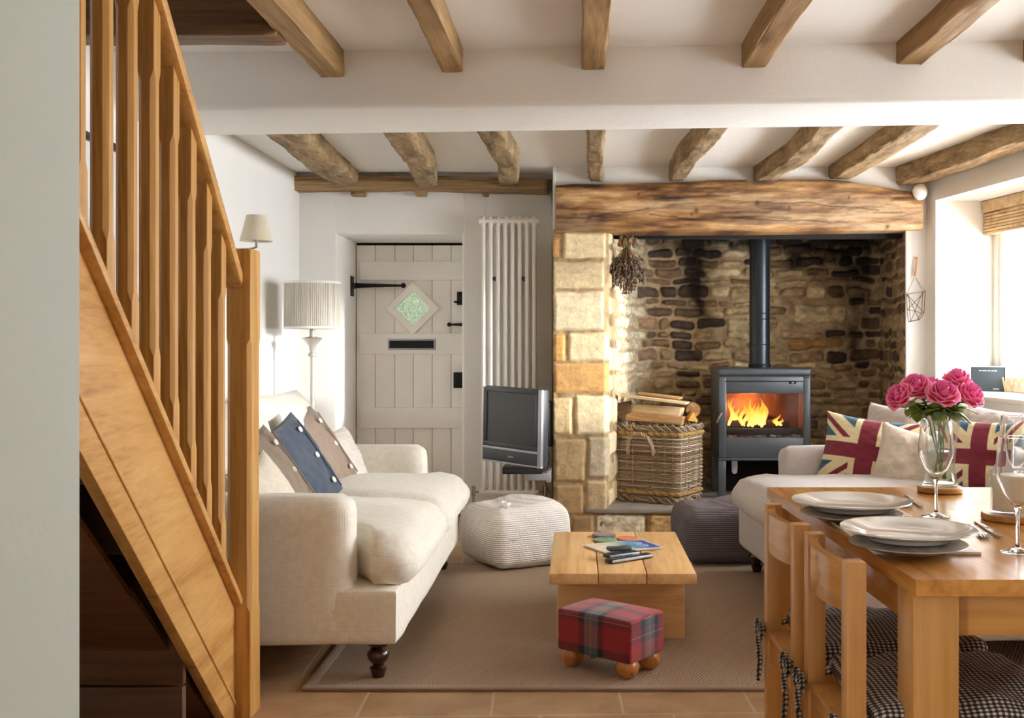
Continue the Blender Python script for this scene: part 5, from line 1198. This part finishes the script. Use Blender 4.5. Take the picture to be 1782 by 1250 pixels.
# ------------------------------------------------------------------ dining chairs
m, nt, b = mat('black_gingham'); v = coords(nt); s3 = N(nt, 'ShaderNodeSeparateXYZ'); nt.links.new(v, s3.inputs[0])
def stp(sock, fq=1/0.0115): return math_(nt, 'GREATER_THAN', math_(nt, 'FRACT', math_(nt, 'MULTIPLY', sock, fq)), 0.5)
zz_ = math_(nt, 'ADD', s3.outputs['Y'], s3.outputs['Z']); g_ = math_(nt, 'MULTIPLY', math_(nt, 'ADD', stp(s3.outputs['X']), stp(zz_)), 0.5)
nt.links.new(ramp(nt, g_, [(0.0, c(206, 198, 186)), (0.5, c(96, 86, 82)), (1.0, c(30, 24, 24))]), b.inputs['Base Color']); b.inputs['Roughness'].default_value = 0.95; bump(nt, b, noise(nt, v, 200, 3), 0.3, 0.002)
Mx['gingham'] = m
def chair(label, Yc, Xb):
    # local: back at x=0, seat to +x, width along y centred
    t = thing('dining_chair', label, 'dining chair', (Xb, Yc, 0), math.radians(1.5), 'dining chairs at the left side of the table')
    W_ = 0.335; hw = W_/2; pw = 0.038
    for s in (-1, 1): 
        y = s*(hw-pw/2); MB().box(-pw/2, pw/2, y-pw/2, y+pw/2, 0.001, 0.765, 0.0015).build('back_post', Mx['chair'], t)
        MB().box(0.36, 0.36+pw, y-pw/2, y+pw/2, 0.001, 0.43, 0.002).build('front_leg', Mx['chair'], t)
        MB().box(pw/2, 0.36, y-0.012, y+0.012, 0.37, 0.43, 0.002).build('side_rail', Mx['chair'], t)
    # curved top rail
    n = 16; R_ = []
    ys = np.linspace(-hw+pw*0.6, hw-pw*0.6, n); mb = MB(); vs = []; fs = []
    for y in ys:
        k = 1-(y/(hw-pw*0.6))**2; x = -0.009-0.026*k; 
        vs += [(x, y, 0.664), (x+0.018, y, 0.664), (x+0.018, y, 0.758), (x, y, 0.758)]
    for i in range(n-1):
        for q in range(4): fs.append((i*4+q, i*4+(q+1) % 4, (i+1)*4+(q+1) % 4, (i+1)*4+q))
    fs += [(3, 2, 1, 0), tuple((n-1)*4+q for q in range(4))]; mb.add(vs, fs).build('back_rail', Mx['table'], t)
    MB().box(-0.012, 0.012, -hw+pw, hw-pw, 0.37, 0.43, 0.002).build('rear_rail', Mx['table'], t); MB().box(0.366, 0.39, -hw+pw, hw-pw, 0.37, 0.43, 0.002).build('front_rail', Mx['table'], t)
    MB().box(-0.018, 0.41, -hw+pw+0.001, hw-pw-0.001, 0.431, 0.445, 0.003).build('seat', Mx['chair'], t)
    def cu(Q, V): Q = Q.copy(); Q[:, 1] *= 1+0.015*np.sin(Q[:, 0]*60); Q[:, 2] += np.where(V[:, 2] > 0, 0.006*np.sin(Q[:, 0]*40)*np.sin(Q[:, 1]*30), 0); return Q
    return t, xf(soft(0.39, 0.345, 0.05, 0.022, 0.012, 18, fn=cu, wr=0.008, seed=4), T(0.235, 0, 0.472))
def tie(t, y, s):
    k = MB(); rng = random.Random(int(abs(y*1000))+s)
    k.tube([(0.05, y*0.85, 0.475), (0.022, y*0.95, 0.462), (-0.004, y-s*0.0, 0.455), (-0.026, y+s*0.004, 0.45)], 0.006, 7)
    for a, dz, L_ in ((0.6, 0.01, 0.05), (-0.7, 0.0, 0.05)):
        loop = [(-0.028-0.008*math.sin(u*3.14), y+a*L_*math.sin(u*3.14), 0.445+0.018*math.sin(u*6.28)) for u in np.linspace(0, 1, 10)]; k.tube(loop, 0.006, 7)
    k.tube([(-0.03, y, 0.445), (-0.036, y+0.012, 0.41), (-0.032, y+0.006, 0.36), (-0.036, y+0.014, 0.31)], 0.0065, 7); k.tube([(-0.03, y, 0.445), (-0.044, y-0.03, 0.43), (-0.05, y-0.055, 0.40)], 0.0065, 7); k.ball((-0.03, y, 0.446), 0.013, 8)
    return k
for label, Yc, Xb, lc in (('near oak dining chair tucked in beside the front table leg', 2.165, 0.520, 'black gingham cushion tied to the near dining chair'), ('far oak dining chair tucked in toward the fireplace end', 2.575, 0.505, 'black gingham cushion tied to the far dining chair')):
    t, sc_ = chair(label, Yc, Xb)
    cu_ = thing('seat_cushion', lc, 'cushion', t.location, t.rotation_euler.z, 'gingham seat cushions'); sc_.build('pad', Mx['gingham'], cu_, sharp=80)
    for s in (-1, 1): tie(cu_, s*(0.1675-0.019), s).build('tie', Mx['gingham'], cu_)

# ------------------------------------------------------------------ table settings
def onT(px, py, z=ZT): return onz(px, py, z)
def pattern(U, V):
    C_ = np.zeros(U.shape+(3,)); k = np.clip(0.5+fbm(U*14, V*9, 17, 4)*2.2, 0, 1)[..., None]; C_ = np.array(c(228, 222, 214)[:3])*k+np.array(c(158, 150, 144)[:3])*(1-k)
    C_[(U < 0.03) | (U > 0.97) | (V < 0.03) | (V > 0.97)] = c(236, 232, 226)[:3]; return C_
pm = [('placemat under the far plate', 1440, 1590, 868, 898.5), ('placemat under the near plate', 1546, 1702, 920, 961)]
def plate(label, px, py, r, z):
    p_ = onT(px, py, z+0.02); t = thing('dinner_plate', label, 'plate', (p_.x, p_.y, z), 0, 'white dinner plates')
    MB().lathe([(0.0, 0.004), (r*0.55, 0.004), (r*0.58, 0.0), (r*0.62, 0.0), (r*0.66, 0.006), (r*0.8, 0.012), (r, 0.021), (r*0.995, 0.0235), (r*0.8, 0.017), (r*0.66, 0.011), (r*0.6, 0.008), (0, 0.008)], n=72).build('dish', Mx['china'], t)
    MB().lathe([(r*0.995, 0.0228), (r*1.002, 0.0225), (r*0.997, 0.0242), (r*0.985, 0.0236), (r*0.995, 0.0228)], n=72).build('rim', plain('cream_plate_rim', c(226, 214, 180), 0.2), t)
    return p_
mats_ = []
for (lab, xa, xb, ya, yb_), (pl, ppx, ppy) in zip(pm, (('white dinner plate at the far place setting', 1481, 872), ('white dinner plate at the near place setting', 1580, 920.5))):
    rr = 0.139 if 'near' in pl else 0.144
    pc = onT(ppx, ppy, ZT+0.05); mx0, mx1 = 0.600, 0.815; my0, my1 = (2.145, 2.52) if 'near' in pl else (2.56, 2.95)
    A = [Vector((mx0, my1, 0)), Vector((mx0, my0, 0)), Vector((mx1, my0, 0)), Vector((mx1, my1, 0))]
    o = quad_print('placemat', A, 0.005, pattern, 60, ZT+0.0006); tag(o, 'patterned pale '+lab, 'placemat', 'placemats')
    # folded plate pair: soup plate below carries the white plate
    b_ = thing('side_plate', 'grey patterned bowl under the '+('near' if 'near' in pl else 'far')+' dinner plate', 'plate', (pc.x, pc.y, ZT+0.0072), 0, 'patterned under-plates')
    MB().lathe([(0.0, 0.003), (0.06, 0.003), (0.065, 0.0), (0.072, 0.0), (0.1, 0.010), (rr*0.84, 0.015), (rr*0.835, 0.0165), (0.098, 0.012), (0.07, 0.006), (0, 0.006)], n=64).build('dish', plain('grey_marbled_china', c(176, 168, 160), 0.25, var=0.35, nscale=30), b_)
    plate(pl, ppx, ppy, rr, ZT+0.0175); mats_.append((pc, rr))
def cutlery(kind, label, p_, ang, L_=0.195, flip=False):
    t = MB()
    if kind == 'fork':
        t.box(-L_/2, L_*0.18, -0.004, 0.004, 0.0, 0.003, 0.001).box(L_*0.18, L_*0.30, -0.012, 0.012, 0.001, 0.004, 0.001)
        for j in range(4): t.box(L_*0.30, L_/2, -0.011+j*0.0064, -0.0085+j*0.0064, 0.001, 0.004, 0.0005)
    elif kind == 'knife':
        t.box(-L_/2, -0.01, -0.005, 0.005, 0, 0.005, 0.002).prism([(-0.01, -0.006), (L_*0.45, -0.006), (L_/2, 0.002), (L_*0.42, 0.008), (-0.01, 0.006)], 0.0015, 0.0030, 'z')
    else:
        t.box(-L_/2, L_*0.25, -0.0035, 0.0035, 0.0, 0.003, 0.001).ball((L_*0.38, 0, 0.004), 0.016, 10, sz=(1.6, 1, 0.25))
    o = t.build(kind, Mx['steel']); o.location = (p_.x, p_.y, ZT+0.0012); o.rotation_euler = (0, math.radians(-1.0), ang); return tag(o, label, kind, kind+' on the table')
for q, who, pc_ in ((0, 'far', mats_[0][0]), (1, 'near', mats_[1][0])):
    cutlery('fork', 'steel fork right beside the %s plate' % who, Vector((0.905, 2.40, 0)) if q else Vector((0.872, 2.83, 0)), math.radians(-100))
    cutlery('knife', 'steel knife beyond the fork of the %s plate' % who, Vector((0.935, 2.42, 0)) if q else Vector((0.902, 2.85, 0)), math.radians(-96), 0.21)
# wine glasses
def wineglass(label, px, py, hgt, rb):
    p_ = onT(px, py); t = thing('wine_glass', label, 'wine glass', (p_.x, p_.y, ZT+0.0005), 0, 'wine glasses on the dining table'); hs = hgt*0.40
    MB().lathe([(0.0, 0.0), (0.033, 0.0), (0.034, 0.001), (0.02, 0.0035), (0.006, 0.009), (0.0036, 0.02), (0.0036, hs-0.012), (0.007, hs-0.003), (0.0, hs-0.002)], n=40).build('stem', Mx['wine2'], t, sharp=60)
    o_ = [(0.0, hs), (0.012, hs+0.004), (0.028, hs+0.025), (rb, hs+0.058), (rb*1.0, hs+0.075), (rb*0.92, hgt-0.02), (rb*0.86, hgt)]; i_ = [(r-0.0013 if r > 0.002 else 0, z+(0.002 if k == 0 else 0)) for k, (r, z) in enumerate(o_)]
    MB().lathe(o_+i_[::-1], n=48).build('bowl', Mx['wine2'], t, sharp=80); return t
m, nt, b = mat('wine_glass_clear'); b.inputs['Transmission Weight'].default_value = 1.0; b.inputs['Roughness'].default_value = 0.0; b.inputs['IOR'].default_value = 1.42; b.inputs['Base Color'].default_value = (0.99, 0.99, 0.99, 1); Mx['wine2'] = m
wineglass('wine glass in front of the vase of roses', 1629, 900, 0.237, 0.042)
wineglass('wine glass nearest the right edge of the table', 1771, 962, 0.235, 0.043)
wineglass('wine glass behind the candle at the right edge', 1768, 880, 0.235, 0.042)
# vase, trivets, candle
pv = onT(1636, 857); tr1 = MB().lathe([(0.058, 0), (0.063, 0.003), (0.063, 0.014), (0.060, 0.017), (0.0, 0.017)], n=48).build('wooden_trivet', Mx['table_x']); tr1.location = (pv.x, pv.y, ZT+0.0005); tag(tr1, 'round wooden trivet under the vase of roses', 'trivet', 'wooden trivets', 'thing')
pcn = onT(1762, 905); tr2 = MB().lathe([(0.068, 0), (0.072, 0.003), (0.072, 0.013), (0.069, 0.016), (0.0, 0.016)], n=48).build('wooden_trivet', Mx['table_x']); tr2.location = (pcn.x, pcn.y, ZT+0.0005); tag(tr2, 'round wooden trivet under the candle glass', 'trivet', 'wooden trivets', 'thing')
ZV = ZT+0.018; vs_ = thing('glass_vase', 'clear glass vase holding the pink roses', 'vase', (pv.x, pv.y, ZV)); hv = 0.215
prof = [(0.0, 0.0), (0.048, 0.0), (0.050, 0.004), (0.046, 0.02), (0.040, 0.06), (0.046, 0.13), (0.058, hv)]; inn = [(max(0, r-0.003), z+(0.008 if k < 3 else 0)) for k, (r, z) in enumerate(prof)]
MB().lathe(prof+inn[::-1], n=56).build('vase_body', Mx['wine'], vs_, sharp=80)
MB().lathe([(0.0, 0.01), (0.040, 0.01), (0.041, 0.02), (0.0365, 0.06), (0.0395, 0.10), (0.0, 0.10)], n=48).build('water', glassy('vase_water', (0.93, 0.97, 0.93, 1), 1.2), vs_)
cg = thing('candle_glass', 'glass candle holder with cream candle on the right trivet', 'candle holder', (pcn.x, pcn.y, ZT+0.017)); 
MB().lathe([(0.0, 0.0), (0.047, 0.0), (0.05, 0.003), (0.05, 0.105), (0.0475, 0.105), (0.0475, 0.006), (0.0, 0.006)], n=48).build('glass', Mx['wine'], cg, sharp=50)
MB().lathe([(0.0, 0.007), (0.045, 0.007), (0.046, 0.09), (0.042, 0.092), (0.0, 0.089)], n=48).build('wax', plain('cream_candle_wax', c(236, 220, 190), 0.4), cg)
# roses
pet = attr('rose_petals', 0.55, 0.1, 200, 0.3, mul=0.06); stem_m = plain('rose_stem_green', c(86, 116, 52), 0.5, var=0.25); leaf_m = plain('rose_leaf_green', c(116, 150, 62), 0.5, var=0.4, nscale=25)
def rose(i, px, py, Y, R_, nrm, label):
    cpos = at(px, py, Y); t = thing('rose', label, 'rose', (pv.x, pv.y, ZV), 0, 'pink roses in the glass vase'); rng = random.Random(i*7+1); mb = MB()
    M_ = T(*cpos) @ Vector((0, 0, 1)).rotation_difference(Vector(nrm).normalized()).to_matrix().to_4x4()
    layers = [(0.14, 3, 1.0, 0.95), (0.30, 3, 0.98, 0.9), (0.46, 4, 0.95, 0.82), (0.62, 5, 0.88, 0.7), (0.78, 5, 0.78, 0.5), (0.93, 6, 0.66, 0.25), (1.04, 6, 0.5, 0.02)]
    for li, (rr_, n_, top_, cup) in enumerate(layers):
        for k_ in range(n_):
            a0 = 2*math.pi*(k_+0.5*(li % 2)+rng.uniform(-0.1, 0.1))/n_; span = 2*math.pi/n_*0.82; nu, nv = 9, 7; b0 = len(mb.v)
            for iv in range(nv+1):
                v_ = iv/nv
                for iu in range(nu+1):
                    u_ = iu/nu*2-1; wdt = math.sin(math.pi*min(1, 0.28+0.6*v_))**0.7*(1 if v_ < 0.9 else 0.93); a = a0+u_*span*wdt
                    rad = R_*(0.12+(rr_-0.12)*math.sin(v_*math.pi/2*(1.0 if cup > 0.4 else 0.98))**0.8)*(1+0.05*u_*u_)*(1+(1-cup)*0.22*max(0, v_-0.75)*4*0.6)+R_*0.02*u_*(k_ % 2)
                    zz = R_*(-0.85+1.5*top_*v_*(1-0.12*u_*u_*v_))-R_*(1-cup)*0.5*max(0, v_-0.8)*3*0.4
                    zz -= R_*0.12*abs(u_)**3*v_
                    mb.v.append(tuple(M_ @ Vector((rad*math.cos(a), rad*math.sin(a), zz))))
                    base = np.array(c(255, 138, 122)[:3])*(1-v_)+np.array(c(255, 84, 178)[:3])*v_ if li > 3 else np.array(c(236, 10, 132)[:3])*(1-v_)+np.array(c(255, 54, 176)[:3])*v_
                    if v_ > 0.85: base = base*0.6+np.array(c(255, 196, 232)[:3])*0.4
                    mb.c.append((*np.clip(base, 0, 1), 1))
            for iv in range(nv):
                for iu in range(nu): mb.f.append((b0+iv*(nu+1)+iu, b0+iv*(nu+1)+iu+1, b0+(iv+1)*(nu+1)+iu+1, b0+(iv+1)*(nu+1)+iu)); mb.m.append(0)
    o = mb.build('bloom', pet, t, True, sharp=180); sm_ = o.modifiers.new('thickness', 'SOLIDIFY'); sm_.thickness = 0.0006
    base = cpos-Vector(nrm).normalized()*R_*0.8; foot = Vector((pv.x+rng.uniform(-0.022, 0.022), pv.y+rng.uniform(-0.022, 0.022), ZV+0.02)); neck = Vector((pv.x+(cpos.x-pv.x)*0.35, pv.y+(cpos.y-pv.y)*0.35, ZV+hv-0.01))
    pts = [foot, foot.lerp(neck, 0.5), neck, neck.lerp(base, 0.6)+Vector((0, 0, 0.01)), base]; MB().tube(pts, 0.0028, 8).ball(base+Vector(nrm).normalized()*0.002, 0.010, 8).build('stem', stem_m, t, True)
    for j in range(9):
        a = rng.uniform(0, 6.28); st_ = neck.lerp(base, rng.uniform(0.1, 0.8)); d = Vector((math.cos(a), math.sin(a), rng.uniform(-0.5, 0.3))).normalized(); s_ = d.cross(Vector((0, 0, 1))).normalized(); L_ = rng.uniform(0.045, 0.07); lf = MB(); vs = []; fs = []
        for q in range(7):
            tt = q/6; w_ = 0.020*math.sin(math.pi*tt)**0.8+0.0008; cpt = st_+d*L_*tt+Vector((0, 0, -0.018*tt*tt)); vs += [cpt-s_*w_+Vector((0, 0, 0.003)), cpt, cpt+s_*w_+Vector((0, 0, 0.003))]
        for q in range(6): fs += [(q*3, q*3+1, q*3+4, q*3+3), (q*3+1, q*3+2, q*3+5, q*3+4)]
        o = lf.add(vs, fs).build('leaf', leaf_m, t, True, sharp=180); sm_ = o.modifiers.new('thickness', 'SOLIDIFY'); sm_.thickness = 0.0005
YV = pv.y
rose(1, 1561, 686, YV-0.005, 0.038, (-0.75, -0.35, 0.55), 'pink rose furthest left, drooping outward')
rose(2, 1594, 668, YV+0.015, 0.041, (-0.2, -0.6, 0.8), 'pink rose second from the left, facing up')
rose(3, 1642, 680, YV-0.055, 0.042, (0.0, -0.62, 0.75), 'pink rose in the front centre of the bunch')
rose(4, 1667, 655, YV+0.035, 0.037, (0.1, -0.25, 1.0), 'pink rose at the very top of the bunch')
rose(5, 1690, 683, YV-0.015, 0.041, (0.38, -0.55, 0.75), 'pink rose furthest right of the bunch')
rose(6, 1622, 668, YV+0.06, 0.033, (0.0, 0.0, 1.0), 'pink rose half hidden behind the centre one')
fo = MB(); rng = random.Random(5)
# greenery round the necks belongs to the stems above

# ------------------------------------------------------------------ daylight portals at the openings (guide the sky light in)
def portal(name, M, sx, sy):
    d = bpy.data.lights.new(name, 'AREA'); d.shape = 'RECTANGLE'; d.size = sx; d.size_y = sy; d.cycles.is_portal = True
    o = bpy.data.objects.new(name, d); COL.objects.link(o); o.matrix_world = M; return o
for W, nm in ((W1, 'portal_sky'), (W2, 'portal_sky')):
    cpt = MR @ Vector(((W[0]+W[1])/2, 0.44, (ZS+ZW)/2)); q = (-NR).to_track_quat('-Z', 'Y').to_matrix().to_4x4(); portal(nm, T(*cpt) @ q, W[1]-W[0], ZW-ZS)
portal('portal_sky', T(XL-0.08, -0.20, 1.45) @ Vector((1, 0, 0)).to_track_quat('-Z', 'Y').to_matrix().to_4x4(), 1.2, 1.0)
bpy.context.view_layer.update()
